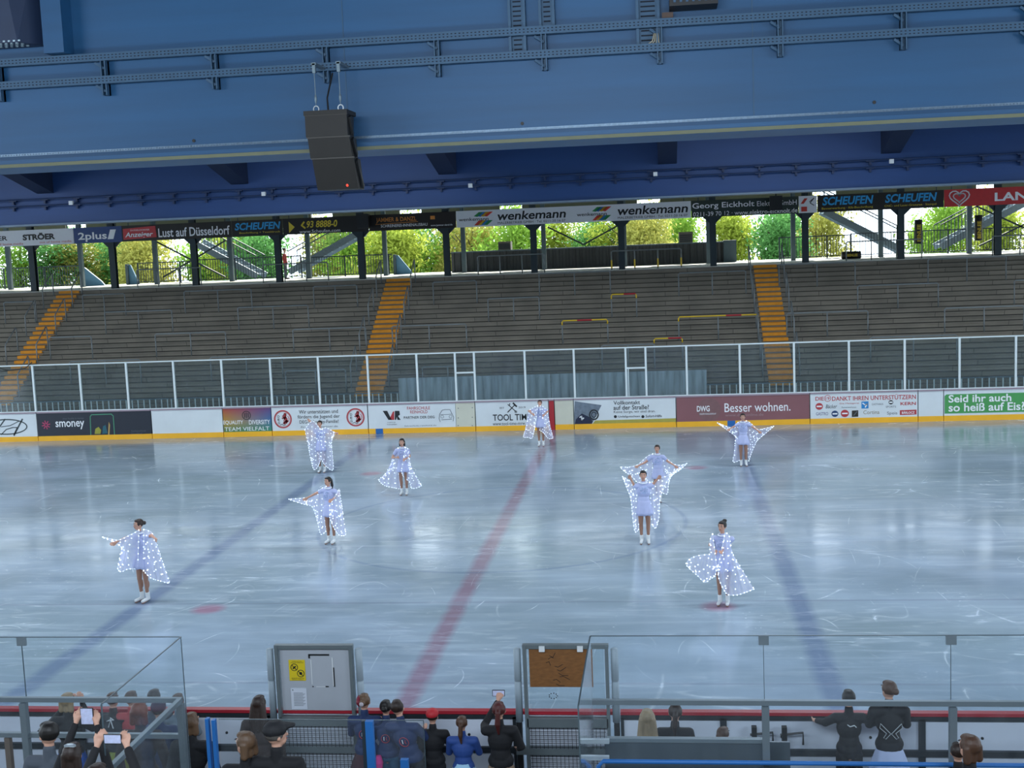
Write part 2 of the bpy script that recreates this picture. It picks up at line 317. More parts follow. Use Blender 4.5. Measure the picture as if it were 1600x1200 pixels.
for i, (u0, u1, v, h, kind) in enumerate(BARR):
    um = (u0+u1)/2; p = slope(um, v+h); sl = -.0425
    y = max(TY0+.5*TYR, TY0+(math.floor((p[1]-TY0)/TYR)+.5)*TYR); z = tread(y)
    a = onY(u0, v, y)[0]; b = onY(u1, v, y)[0]; top = z+.93
    th = thing('crush_barrier', {'g': 'grey tubular crush barrier on the terrace, %s', 'ry': 'crush barrier with red and yellow striped rail, %s', 'y': 'crush barrier with yellow rail and red tip, %s'}[kind] % nth(i), 'crush barrier', ((a+b)/2, y, z), 'crush barriers on the terrace steps')
    m1 = MB(); m1.tube([(a, y, top-.18), (a, y, top-.05), (a+.05, y, top), (b-.05, y, top), (b, y, top-.05), (b, y, top-.18)], .028, 7)
    if kind == 'g': mesh_obj('rail', m1, RAILG, th, smooth=True)
    else:
        mesh_obj('rail', m1, YELL, th, smooth=True); m2 = MB()
        L_ = b-a; nn = max(2, int(L_/.55))
        for q in range(nn):
            if kind == 'y' and q < nn*.55: continue
            if q % 2: m2.tube([(a+L_*q/nn, y, top), (a+L_*(q+1)/nn-.02, y, top)], .034, 7)
        mesh_obj('stripe', m2, RED, th)
    npost = max(2, int(round((b-a)/1.25))+1)
    for q in range(npost):
        x = a+(b-a)*q/(npost-1); mesh_obj('post', MB().tube([(x, y, z), (x, y, top-.02)], .025, 6), RAILG, th, smooth=True)
RIM = [(213, 313, 420), (410, 512, 413), (746, 850, 399), (955, 1064, 390), (1322, 1440, 374), (1551, 1680, 366)]
for i, (u0, u1, v) in enumerate(RIM):
    y = 38.42; a = onY(u0, v, y)[0]; b = onY(u1, v, y)[0]; top = 6.33; z = tread(38.3)
    th = thing('crush_barrier', 'tubular barrier along the top edge of the terrace, %s' % nth(i), 'crush barrier', ((a+b)/2, y, z), 'barriers along the top edge')
    mesh_obj('rail', MB().tube([(a, y, top-.2), (a, y, top-.05), (a+.05, y, top), (b-.05, y, top), (b, y, top-.05), (b, y, top-.2)], .028, 7), RAILG, th, smooth=True)
    for q in range(4):
        x = a+(b-a)*q/3; mesh_obj('post', MB().tube([(x, y, 5.53), (x, y, top-.02)], .025, 6), RAILG, th, smooth=True)
        if i == 3: mesh_obj('striped_sleeve', MB().tube([(x, y, 5.6), (x, y, 5.95)], .036, 7), YELL, th)
# steel columns
COLX = [-27.9, -24.15, -20.33, -16.53, -12.68, -8.92, -5.13, -1.32, 2.45, 6.32, 10.15, 14.05, 17.93, 21.7]
CTEAL = pm('column_dark_teal', '#26353c', .6, .1, .2, 4); CTEAL2 = pm('column_grey_teal', '#4b5e66', .6, .1, .2, 4)
for i, x in enumerate(COLX):
    y = 38.75; t_ = thing('steel_column', 'dark steel column at the front of the concourse, %s' % nth(i), 'column', (x, y, 5.53), 'front columns of the stand roof')
    m1 = MB(); m1.box(x-.13, x+.13, y-.13, y-.10, 5.53, 8.9); m1.box(x-.13, x+.13, y+.10, y+.13, 5.53, 8.9); m1.box(x-.02, x+.02, y-.1, y+.1, 5.53, 8.9)
    mesh_obj('shaft', m1, CTEAL, t_)
    m2 = MB(); m2.plate([(x-.42, 7.62), (x-.30, 7.5), (x-.13, 7.34), (x+.13, 7.34), (x+.30, 7.5), (x+.42, 7.62)], y+.06, .12); mesh_obj('bracket', m2, CTEAL, t_)
for i, x in enumerate(COLX):
    y = 43.5; single('steel_column', MB().box(x-.1, x+.1, y-.1, y+.1, 5.53, 8.8), CTEAL2, 'grey steel column at the back of the concourse, %s' % nth(i), 'column', (x, y, 5.53), 'rear columns of the stand roof')
# stand roof and its rear fascia
mb = MB(); mb.box(-46, 46, 30.2, 46.3, 8.86, 9.1)
for x in COLX: mb.box(x-.1, x+.1, 30.2, 46.3, 8.64, 8.86)
struct('ceiling_stand', mb, pm('stand_roof_green', '#4c5a50', .8, 0, .2, 2))
mb = MB(); xs = [-46]+[q for c in (-25.5, -12.6, -8.1, -3.1, 3.6, 11.9, 19.4) for q in (c-.55, c+.55)]+[46]
for a, b in zip(xs[::2], xs[1::2]): mb.box(a, b, 46.0, 46.2, 8.02, 8.9)
struct('wall_fascia', mb, pm('fascia_olive', '#59604f', .8, 0, .2, 2))

# ---------------------------------------------------------------- hanging advertising signs above the terrace
SY = 38.5
def sgx(u, v=330): return float(onY(u, v, SY)[0])
def sign(u0, u1, mat, label, z0=7.6, z1=8.3, tilt=0):
    x0, x1 = sgx(u0), sgx(u1); t_ = thing('advertising_sign', label, 'sign', ((x0+x1)/2, SY, z0), 'advertising signs hanging along the stand roof')
    mesh_obj('board', MB().box(x0+.01, x1-.01, SY, SY+.06, z0, z1), mat, t_)
    for x in (x0+.3, x1-.3): mesh_obj('hanger', MB().box(x-.02, x+.02, SY+.02, SY+.05, z1, 8.87), DSTEEL, t_)
    return t_
def stx(t_, s, u0, u1, z0, z1, mat, **k): return text(s, sgx(u0), sgx(u1), z0, z1, SY-.002, mat, t_, **k)
SW = pm('sign_white', '#e2e4ea', .5, 0, .03); SD = pm('sign_black', '#14110f', .5, 0, .1); LW = pm('lettering_white', '#f0f1f4', .5, 0, .02); LK = pm('lettering_black', '#101114', .5, 0, .02)
LY = pm('lettering_yellow', '#d9c034', .5, 0, .02); LC = pm('lettering_cyan', '#2d9bd6', .5, 0, .02); LO = pm('lettering_orange', '#d98a3a', .5, 0, .02); LR = pm('lettering_red', '#c0392f', .5, 0, .02)
s = sign(-90, 112, SW, 'white hanging sign with black lettering and red small print at far left')
stx(s, 'STRÖER', 32, 83, 7.84, 8.16, LK, bold=.05); stx(s, 'STRÖER', -42, 8, 7.87, 8.12, LK, bold=.02); stx(s, 'out of home media', 58, 108, 7.68, 7.78, LR); stx(s, 'out of home media', -18, 32, 7.66, 7.76, LR)
s = sign(112, 188, pm('sign_blue', '#1d3f78', .5), 'blue hanging sign with white lettering and slanted white bar')
stx(s, '2plus', 119, 164, 7.66, 8.08, LW, bold=.02); mesh_obj('slanted_bar', MB().plate([(sgx(165), 7.74), (sgx(174), 7.74), (sgx(179), 8.16), (sgx(170), 8.16)], SY-.002, .01), LW, s)
s = sign(188, 360, SD, 'black hanging sign with white lettering and a red tilted panel')
mesh_obj('red_panel', MB().plate([(sgx(190), 7.68), (sgx(242), 7.74), (sgx(241), 8.24), (sgx(190), 8.16)], SY-.002, .02), pm('sign_red', '#c33a40', .5), s)
text('Anzeiger', sgx(193), sgx(237), 7.72, 8.0, SY-.03, LW, s, bold=.02, shear=.2); text('DÜSSELDORFER', sgx(202), sgx(232), 8.05, 8.13, SY-.03, LW, s)
stx(s, 'Lust auf Düsseldorf', 245, 357, 7.72, 8.12, LW, bold=.015)
s = sign(360, 440, SD, 'black hanging sign with cyan slanted lettering beside a yellow arrow')
stx(s, 'SCHEUFEN', 365, 437, 7.88, 8.2, LC, bold=.03, shear=.2); stx(s, 'Beschriftung + Textildruck', 372, 436, 7.7, 7.8, LY)
s = sign(440, 575, SD, 'black hanging sign with yellow arrow and telephone number')
mesh_obj('arrow', MB().plate([(sgx(450), 7.68), (sgx(459), 7.92), (sgx(450), 8.16)], SY-.002, .01), LY, s)
stx(s, '93 8888-0', 478, 526, 7.86, 8.16, LY, bold=.02, shear=.2); mesh_obj('telephone_mark', MB().stroke([(sgx(474), 8.12), (sgx(470), 7.98), (sgx(475), 7.86)], .07, SY-.002), LY, s)
stx(s, 'www.Scheufen.com', 466, 530, 7.64, 7.78, LW)
s = sign(575, 712, pm('sign_dark_brown', '#1d1510', .5), 'dark brown hanging sign with tilted orange lettering')
stx(s, 'JAMMER & DANZL', 587, 650, 7.92, 8.16, LO, bold=.01); mesh_obj('underline', MB().stroke([(sgx(586), 7.88), (sgx(652), 7.93)], .02, SY-.002), LO, s)
stx(s, 'SCHREINEREI-INNENAUSBAU', 594, 667, 7.74, 7.86, LW); mesh_obj('square_mark', MB().plate([(sgx(672), 8.0), (sgx(679), 8.0), (sgx(679), 8.15), (sgx(672), 8.15)], SY-.002), LO, s)
stx(s, 'www.jammer-danzl.de', 672, 706, 7.68, 7.78, LW)
s = sign(712, 1080, SW, 'long white hanging sign with black lettering and rainbow swooshes')
for a in (715, 900): 
    c0 = sgx(a+37); cols = ['#2f8f4e', '#2d7fc0', '#e3b52c', '#d9442f']
    for q, cc in enumerate(cols):
        x = sgx(a+25+q*5); mesh_obj('swoosh', MB().plate([(x, 8.05), (x+.22, 8.22), (x+.42, 8.22), (x+.16, 8.02)], SY-.002), pm('swoosh_'+str(q), cc, .5), s)
        mesh_obj('swoosh', MB().plate([(x, 7.66), (x+.16, 7.66), (x+.40, 7.86), (x+.2, 7.86)], SY-.002), pm('swoosh_'+str(3-q), cols[3-q], .5), s)
    stx(s, 'wenkemann', a+1, a+48, 7.86, 8.0, LK, bold=.01)
for a, b in ((777, 884), (965, 1075)):
    stx(s, 'wenkemann', a, b, 7.83, 8.2, LK, bold=.02, shear=.15); stx(s, 'MALERBETRIEB GMBH · Tel. 0211-20 16 07', a, b-1, 7.67, 7.77, LK)
s = sign(1080, 1248, pm('sign_dark_green', '#26332e', .5), 'dark green hanging sign with pale lettering and web address')
stx(s, 'Georg Eickholt', 1082, 1179, 7.9, 8.2, LW, bold=.01); stx(s, 'Elektro GmbH', 1183, 1245, 7.96, 8.17, LW); stx(s, '0211-39 70 12 · www.elektro-eickholt.de', 1083, 1246, 7.64, 7.82, LW)
s = sign(1248, 1277, SW, 'small white hanging sign with red marks between two dark signs')
mesh_obj('red_mark', MB().plate([(sgx(1252), 7.66), (sgx(1261), 7.66), (sgx(1261), 7.86), (sgx(1252), 7.86)], SY-.002), LR, s); mesh_obj('red_mark', MB().plate([(sgx(1251), 7.98), (sgx(1256), 7.98), (sgx(1262), 8.2), (sgx(1257), 8.2)], SY-.002), LR, s)
mesh_obj('black_mark', MB().stroke([(sgx(1265), 8.05), (sgx(1272), 8.2), (sgx(1266), 8.0), (sgx(1272), 7.9)], .03, SY-.002), LK, s)
s = sign(1277, 1475, SD, 'black hanging sign with cyan slanted lettering twice over yellow small print')
for a, b, q in ((1285, 1365, 'Bannerwerbung · Kfz-Beschriftung'), (1383, 1464, 'CNC- und Laser-Gravuren · Stempel')):
    stx(s, 'SCHEUFEN', a, b, 7.87, 8.22, LC, bold=.03, shear=.2); stx(s, q, a-1, b-1, 7.68, 7.79, LY)
s = sign(1475, 1760, pm('sign_bright_red', '#c02a2e', .5), 'red hanging sign with white double heart and lettering at far right')
hc = sgx(1499); 
def heart(cx, cz, a): return [(cx+a*math.sin(t)**3, cz+a*.055*(13*math.cos(t)-5*math.cos(2*t)-2*math.cos(3*t)-math.cos(4*t))) for t in [2*math.pi*k/24 for k in range(25)]]
for a in (.40, .24): mesh_obj('heart_outline', MB().stroke(heart(hc, 7.97, a), .05, SY-.002), LW, s)
stx(s, 'LANGNESE', 1554, 1690, 7.75, 8.1, LW, bold=.03)
for (u0, u1, lb) in ((558, 576, 'dark loudspeaker box in front of the brown hanging sign'), (1203, 1222, 'dark loudspeaker box in front of the dark green sign')):
    a, b = float(onY(u0, 330, 38.2)[0]), float(onY(u1, 330, 38.2)[0]); t_ = thing('loudspeaker', lb, 'loudspeaker', ((a+b)/2, 38.2, 7.7))
    mesh_obj('cabinet', MB().box(a, b, 38.0, 38.35, 7.75, 8.35), BLACK, t_); mesh_obj('bracket', MB().box((a+b)/2-.03, (a+b)/2+.03, 38.15, 38.2, 8.35, 8.86), BLACK, t_)

# ---------------------------------------------------------------- behind the concourse
def railing(u0, u1, y, z0, z1, label, sp=.13, group='bar railings at the back of the concourse'):
    a, b = float(onY(u0, 400, y)[0]), float(onY(u1, 400, y)[0]); t_ = thing('bar_railing', label, 'railing', ((a+b)/2, y, z0), group)
    m1 = MB(); m1.box(a, b, y-.025, y+.025, z1-.05, z1); m1.box(a, b, y-.02, y+.02, z0+.08, z0+.12); mesh_obj('rails', m1, DSTEEL, t_)
    m1 = MB(); x = a
    while x < b: m1.box(x, x+.025, y-.012, y+.012, z0+.08, z1); x += sp
    mesh_obj('bars', m1, DSTEEL, t_); m1 = MB(); x = a
    while x <= b: m1.box(x-.03, x+.03, y-.03, y+.03, 5.53, z1); x += 2.2
    mesh_obj('posts', m1, DSTEEL, t_)
railing(-60, 122, 45.2, 5.53, 6.6, 'dark bar railing behind the concourse at far left')
railing(214, 300, 45.2, 5.53, 6.6, 'dark bar railing left of the left outside staircases')
railing(300, 470, 45.3, 5.53, 6.65, 'dark bar railing in front of the left outside staircases')
railing(470, 612, 45.2, 5.53, 6.55, 'dark bar railing left of the middle blue side wall')
railing(1218, 1330, 45.2, 5.53, 6.6, 'dark bar railing right of the right orange stairs')
railing(1330, 1600, 45.3, 5.53, 6.65, 'dark bar railing in front of the right outside staircases')
def flight(u0, v0, u1, v1, y, label):                # outside metal staircase seen from the side, low end first
    a, b = onY(u0, v0, y), onY(u1, v1, y); t_ = thing('outside_staircase', label, 'stairs', tuple(a), 'metal staircases outside the concourse')
    for yy in (y, y+1.5): mesh_obj('stringer', MB().bar((a[0], yy, a[2]), (b[0], yy, b[2]), .06, .32), STEEL, t_)
    n_ = int(abs(b[2]-a[2])/.19); m1 = MB()
    for q in range(n_):
        x = a[0]+(b[0]-a[0])*(q+.5)/n_; z = a[2]+(b[2]-a[2])*(q+.5)/n_; m1.box(x-.16, x+.16, y, y+1.5, z, z+.04)
    mesh_obj('treads', m1, pm('step_grating', '#8a98a0', .5, .4), t_)
    for yy in (y, y+1.5):
        m2 = MB(); m2.bar((a[0], yy, a[2]+1.05), (b[0], yy, b[2]+1.05), .05); nb = int(abs(b[0]-a[0])/.16)
        for q in range(nb+1):
            x = a[0]+(b[0]-a[0])*q/nb; z = a[2]+(b[2]-a[2])*q/nb; m2.box(x-.012, x+.012, yy-.01, yy+.01, z, z+1.05)
        mesh_obj('bar_railing', m2, DSTEEL, t_)
flight(402, 432, 300, 378, 46.6, 'metal staircase descending to the right behind the left part of the concourse')
flight(452, 425, 560, 364, 46.6, 'metal staircase rising to the right behind the left part of the concourse')
flight(1412, 392, 1288, 330, 46.6, 'metal staircase descending to the right behind the right part of the concourse')
flight(1470, 386, 1604, 316, 46.6, 'metal staircase rising to the right behind the right part of the concourse')
def brace(u0, v0, u1, v1, y, label):
    a, b = onY(u0, v0, y), onY(u1, v1, y); single('cross_brace', MB().bar(a, b, .07), CTEAL, label, 'brace', tuple(a), 'diagonal braces between the rear columns')
brace(245, 378, 352, 433, 43.62, 'dark diagonal brace falling right behind the black and red sign'); brace(352, 376, 255, 433, 43.62, 'dark diagonal brace rising right behind the black and red sign')
brace(856, 355, 912, 382, 43.62, 'dark diagonal brace falling right above the corrugated wall'); brace(966, 352, 912, 382, 43.62, 'dark diagonal brace rising right above the corrugated wall')
brace(1525, 322, 1600, 356, 43.62, 'dark diagonal brace falling right at far right'); brace(1530, 384, 1640, 332, 43.62, 'dark diagonal brace rising right at far right')
# corrugated wall
a, b = float(onY(705, 400, 45)[0]), float(onY(1132, 385, 45)[0]); wz = float(onY(900, 388, 45)[2])
t_ = thing('corrugated_wall', 'grey corrugated metal wall behind the concourse under the long white sign', 'wall panel', ((a+b)/2, 45, 5.53))
rings = []; m1 = MB(); x = a; vs = []; 
while x < b: vs += [(x, 45), (x+.12, 45), (x+.16, 45.05), (x+.28, 45.05)]; x += .32
nn = len(vs); m1.add([(p, q, 5.53) for p, q in vs]+[(p, q, wz) for p, q in vs], [(i, i+1, i+1+nn, i+nn) for i in range(nn-1)]); mesh_obj('sheet', m1, pm('corrugated_grey', '#4e5254', .6, .3), t_)
m1 = MB(); m1.box(a, b, 44.97, 45.1, wz, wz+.06); mesh_obj('top_rail', m1, STEEL, t_); m1 = MB(); m1.box(b-.05, b+.55, 44.9, 45.3, 5.53, wz+.1); mesh_obj('end_post', m1, CTEAL2, t_)
for (u0, u1, v0, v1, lb) in ((779, 798, 377, 390, 'grey ventilation box on the corrugated wall, left one'), (1061, 1082, 362, 377, 'grey ventilation box on the corrugated wall, right one')):
    p, q = onY(u0, v1, 45.3), onY(u1, v0, 45.3); t_ = thing('ventilation_box', lb, 'box', (p[0], 45.3, p[2]))
    mesh_obj('housing', MB().box(p[0], q[0], 45.2, 45.9, wz+.06, q[2]), pm('box_grey', '#6f6a66', .7), t_); m1 = MB()
    for k in range(4): zz = wz+.12+k*(q[2]-wz-.2)/4; m1.box(p[0]+.05, q[0]-.05, 45.17, 45.2, zz, zz+.04)
    mesh_obj('louvres', m1, DSTEEL, t_)
PBL = pm('pale_blue_paint', '#5a8aa8', .6)
for (u, v, dx, lb) in ((128, 418, 1.15, 'pale blue stair side wall behind the left orange stairs'), (200, 414, .5, 'pale blue stair side wall left of the dark railing'), (618, 399, .8, 'pale blue stair side wall behind the middle orange stairs')):
    p = onY(u, v, 45.2); t_ = thing('stair_side_wall', lb, 'wall panel', (p[0], 45.2, 5.53))
    mesh_obj('panel', MB().plate([(p[0], 5.53), (p[0]+dx, 5.53), (p[0]+dx*.85, 5.75), (p[0]+.12, p[2]), (p[0], p[2])], 45.3, .1), PBL, t_); mesh_obj('edge_post', MB().box(p[0]-.12, p[0]+.02, 45.1, 45.3, 5.53, p[2]+.04), CTEAL2, t_)
# punching bags
for (u, v0, v1, lb) in ((1435, 343, 381, 'black punching bag with yellow lettering hanging left'), (1529, 336, 376, 'black punching bag with yellow lettering hanging right')):
    y = 42.0; p, q = onY(u, v0, y), onY(u, v1, y); t_ = thing('punching_bag', lb, 'punching bag', (p[0], y, q[2]), 'punching bags on the concourse')
    mesh_obj('bag', MB().tube([(p[0], y, q[2]), (p[0], y, q[2]+.02), (p[0], y, p[2]-.02), (p[0], y, p[2])], [.15, .17, .17, .15], 14), BLACK, t_, smooth=True)
    mesh_obj('chain', MB().tube([(p[0], y, p[2]), (p[0], y, 8.87)], .015, 6), STEEL, t_); text('BENLEE', p[0]-.09, p[0]+.07, q[2]+.1, q[2]+.85, y-.172, LY, t_, bold=.03, rot=math.pi/2)
p = onY(1330, 393, 42.0); t_ = thing('punching_bag', 'black punching bag lying on the concourse floor', 'punching bag', (p[0], 42, 5.53), 'punching bags on the concourse')
mesh_obj('bag', MB().tube([(p[0]-.42, 42, 5.7), (p[0]-.4, 42, 5.7), (p[0]+.4, 42, 5.7), (p[0]+.42, 42, 5.7)], [.14, .17, .17, .14], 14), BLACK, t_, smooth=True); text('BENLEE', p[0]-.2, p[0]+.25, 5.64, 5.76, 41.828, LY, t_, bold=.03)

# ---------------------------------------------------------------- trees outside
struct('floor_outside', MB().box(-60, 60, 46.8, 90, 2.0, 2.3), pm('outdoor_ground', '#4a5532', .9))
LEAF = []
for nm, c in (('a', '#6c8a38'), ('b', '#84903c'), ('c', '#4f7a44'), ('d', '#8a8a48')):
    m = clothm('leaf_'+nm, c, .55, 0.0); mx = [q for q in m.node_tree.nodes if q.type == 'MIX'][0]; mx.inputs[7].default_value = tuple(min(1, x*1.9) for x in C(c)[:3])+(1,)
    LEAF.append(m)
BARK = pm('bark', '#4a3f33', .9, 0, .3, 8, .4)
random.seed(5); rs = np.random.RandomState(3); CROWN = []
for k in range(4):
    P = []; 
    for _ in range(26):
        c = rs.normal(0, 1, 3); c = c/np.linalg.norm(c)*rs.uniform(.3, 1)*np.array([2.1, 1.6, 2.4]); n_ = 240
        q = c+rs.normal(0, .42, (n_, 3)); P.append(q)
    P = np.vstack(P); mb = MB()
    for q in P:
        a = Vector(rs.normal(0, 1, 3)).normalized(); b = a.orthogonal().normalized(); s_ = rs.uniform(.05, .11); q = Vector(q)
        mb.add([q-a*s_*1.5, q-b*s_*.6, q+a*s_*1.5, q+b*s_*.6], [(0, 1, 2, 3)])
    CROWN.append(mb)
meshes = {}
spots = [(x_, y_) for x_, y_ in [(-32+i*2.35+random.uniform(-.4, .4), (52.0, 58.0, 55.0)[i % 3]) for i in range(28)] if not 14.2 < x_ < 18.6] + [(float(onY(u_, 400, 53.5)[0]), 53.5) for u_ in (92, 120, 640, 985)]
for i, (x, y) in enumerate(spots):
    lab = 'leafy tree with %s crown outside beyond the concourse, %s' % (('bright green', 'yellow green', 'dark green', 'golden green')[i % 4], nth(i))
    t_ = thing('tree', lab, 'tree', (x, y, 2.3), 'trees outside the stand'); k = i % 4
    if k not in meshes:
        o = mesh_obj('crown', CROWN[k], LEAF[k]); meshes[k] = o.data; bpy.data.objects.remove(o)
    c = bpy.data.objects.new('crown', meshes[k]); COL.objects.link(c); c.parent = t_; c.location = (0, 0, 4.3); c.rotation_euler = (0, 0, random.uniform(0, 6)); s_ = random.uniform(.9, 1.15); c.scale = (s_, s_, s_)
    mb = MB(); mb.tube([(x, y, 2.3), (x+.1, y, 4), (x-.05, y+.1, 6), (x+.1, y, 7.8)], [.16, .13, .09, .04], 8)
    for q in range(5):
        a = random.uniform(0, 6.28); z = random.uniform(4, 6.5); mb.tube([(x, y, z), (x+.7*math.cos(a), y+.5*math.sin(a), z+.8), (x+1.4*math.cos(a), y+1.1*math.sin(a), z+1.5)], [.05, .035, .015], 6)
    mesh_obj('trunk', mb, BARK, t_, smooth=True)

# ---------------------------------------------------------------- roof girders
BLU = pm('girder_blue_paint', '#194d76', .48, .05, .34, 1.1, .05, (.22, 1, 3.0)); BLU2 = pm('girder_blue_far', '#1e4074', .5, .1, .2, 1.2, .0, (.25, 1, 2)); BLU3 = pm('blue_profile_paint', '#34546f', .5, .2, .2)
struct('wall_near', MB().box(-46, 46, -17.2, -17, -.3, 11.9), pm('near_wall_grey', '#5a6068', .8))  # unseen wall behind the camera, added to block sky light from the girder
struct('ceiling', MB().box(-46, 46, -18, 30.2, 11.9, 12.1), pm('roof_blue', '#1c2e44', .7))
g = thing('roof_girder', 'near blue box girder spanning the whole hall, carrying cable trays', 'girder', (0, 2, 8.22))
GY = 1.5
mesh_obj('web', MB().box(-40, 40, GY, GY+1.2, 8.30, 11.9), BLU, g)
mesh_obj('bottom_flange', MB().box(-40, 40, GY-.16, GY+1.3, 8.22, 8.30), BLU, g)
mesh_obj('edge_strip', MB().box(-40, 40, GY-.175, GY-.16, 8.20, 8.245), pm('olive_edge', '#6c7058', .6), g)
m1 = MB(); x = -12.0
while x < 20:
    m1.box(x, x+.025, GY-.02, GY, 8.372, 8.385); x += .04
m1.box(-40, 40, GY-.008, GY, 8.362, 8.395); mesh_obj('weld_bead', m1, pm('weld_silver', '#64788a', .4, .6, .4, 30), g)
for u, v in ((303, 220), (816, 193), (1366, 160)):
    p = onY(u, v, GY); t1 = mesh_obj('drain_hole', MB().tube([(p[0], GY-.012, p[2]), (p[0], GY+.01, p[2])], .022, 12), BLACK, g)
for u in (1177, 540): p = onY(u, 120, GY); mesh_obj('seam', MB().box(p[0]-.006, p[0]+.006, GY-.006, GY, 8.4, 11.8), BLU3, g)
mesh_obj('stiffener', MB().box(-4.0, -3.72, GY-.30, GY, 9.66, 11.8), BLU, g)
# perforated cable trays
HOLE = pm('perforation_dark', '#101c2c', .8)
for z, nm in ((9.60, 'upper'), (9.30, 'lower')):
    t_ = thing('cable_tray', '%s perforated blue cable rail along the near girder' % nm, 'cable tray', (0, GY-.1, z), 'cable rails on the near girder')
    m1 = MB(); m1.box(-12, 18, GY-.14, GY-.13, z-.045, z+.045); m1.box(-12, 18, GY-.14, GY-.03, z-.052, z-.045); m1.box(-12, 18, GY-.14, GY-.12, z+.045, z+.05); mesh_obj('rail', m1, BLU3, t_)
    m1 = MB(); x = -6.0
    while x < 9.4:
        for dz in (.018, -.018): m1.box(x, x+.022, GY-.1425, GY-.139, z+dz-.006, z+dz+.006)
        x += .052
    tag(mesh_obj('perforations', m1, HOLE, t_), kind='stuff')
for i, x in enumerate((-4.78, -3.28, -1.75, -.24, 1.24, 2.63, 4.1, 5.6, 7.1, 8.6)):
    t_ = thing('rail_bracket', 'blue bracket holding the cable rails on the near girder, %s' % nth(i), 'bracket', (x, GY, 9.1), 'brackets of the cable rails')
    m1 = MB(); m1.box(x-.035, x-.02, GY-.13, GY, 9.1, 9.62); m1.box(x+.02, x+.035, GY-.13, GY, 9.1, 9.62); m1.box(x-.035, x+.035, GY-.05, GY, 9.1, 9.62); mesh_obj('upright', m1, BLU3, t_)
    for z in (9.55, 9.25): mesh_obj('knee', MB().bar((x-.12, GY-.1, z-.02), (x, GY-.08, z-.1), .03), BLU3, t_)
for (u0, u1, v1, lb) in ((797, 824, 86, 'wide perforated vertical cable ladder on the near girder, left one'), (843, 868, 42, 'short perforated vertical cable ladder on the near girder'), (995, 1032, 72, 'wide perforated vertical cable ladder with hanging cables, right one')):
    a, b = onY(u0, v1, GY), onY(u1, v1, GY); t_ = thing('cable_ladder', lb, 'cable ladder', ((a[0]+b[0])/2, GY, a[2]), 'vertical cable ladders on the girder')
    m1 = MB(); m1.box(a[0], a[0]+.035, GY-.09, GY, a[2], 11.6); m1.box(b[0]-.035, b[0], GY-.09, GY, a[2], 11.6); m1.box(a[0], b[0], GY-.03, GY, a[2], 11.6); mesh_obj('channel', m1, BLU3, t_)
    m1 = MB(); z = a[2]+.05
    while z < 10.6: m1.box(a[0]+.06, b[0]-.06, GY-.034, GY-.029, z, z+.018); z += .06
    mesh_obj('slots', m1, HOLE, t_)
t_ = thing('cable', 'pale cables hanging from the right cable ladder', 'cable', tuple(onY(1022, 60, GY-.12)))
for k in range(4):
    p, q = onY(1022+k*2, 52, GY-.12), onY(1008+k*8, 72, GY-.12); mesh_obj('strand', MB().tube([p, ((p[0]*1.6+q[0]*.4)/2, p[1], (p[2]+q[2])/2-.02), q], .008, 6), pm('cable_beige', '#a09a88', .6), t_, smooth=True)
p = onY(1043, 27, GY-.05); single('junction_box', MB().box(p[0]-.07, p[0]+.07, GY-.12, GY, p[2]-.04, p[2]+.05), pm('box_brown', '#4b3a33', .6), 'small brown junction box above the upper cable rail', 'junction box', tuple(p))
a, b = onY(1046, 10, GY-.4), onY(1122, 8, GY-.4); t_ = thing('roof_fan_heater', 'dark slatted unit at the top edge above the cable rails', 'fan heater', (a[0], GY-.4, a[2]))
mesh_obj('housing', MB().box(a[0], b[0], GY-.42, GY, a[2], a[2]+.5), BLACK, t_); m1 = MB()
for k in range(7): x = a[0]+.05+k*(b[0]-a[0]-.1)/6.5; m1.box(x, x+.03, GY-.44, GY-.42, a[2]+.04, a[2]+.46)
mesh_obj('slats', m1, BLU3, t_)
# box with perforated underside, top left
t_ = thing('ventilation_duct', 'dark blue boxy duct with perforated underside at the top left corner', 'duct', (-4.6, GY-.5, 9.75))
p = onY(44, 76, GY-.35); q = onY(88, 74, GY-.02)
m1 = MB(); zb = 9.80; m1.add([(-6.5, GY-.45, zb), (-4.28, GY-.45, zb), (-4.02, GY, zb), (-6.5, GY, zb), (-6.5, GY-.45, 11.4), (-4.5, GY-.45, 11.4), (-4.06, GY, 11.4), (-6.5, GY, 11.4)], [(0, 3, 2, 1), (4, 5, 6, 7), (0, 1, 5, 4), (1, 2, 6, 5), (2, 3, 7, 6), (3, 0, 4, 7)]); mesh_obj('housing', m1, pm('duct_navy', '#22324e', .55), t_)
m1 = MB()
for i in range(26):
    for j in range(5): m1.box(-6.2+i*.075+(j % 2)*.035, -6.165+i*.075+(j % 2)*.035, GY-.42+j*.07, GY-.385+j*.07, zb-.006, zb)
for i in range(30): m1.box(-6.3+i*.07, -6.27+i*.07, GY-.456, GY-.45, zb+.01, zb+.03)
mesh_obj('perforated_base', m1, pm('perforated_pale', '#9fb4bd', .4, .5), t_)
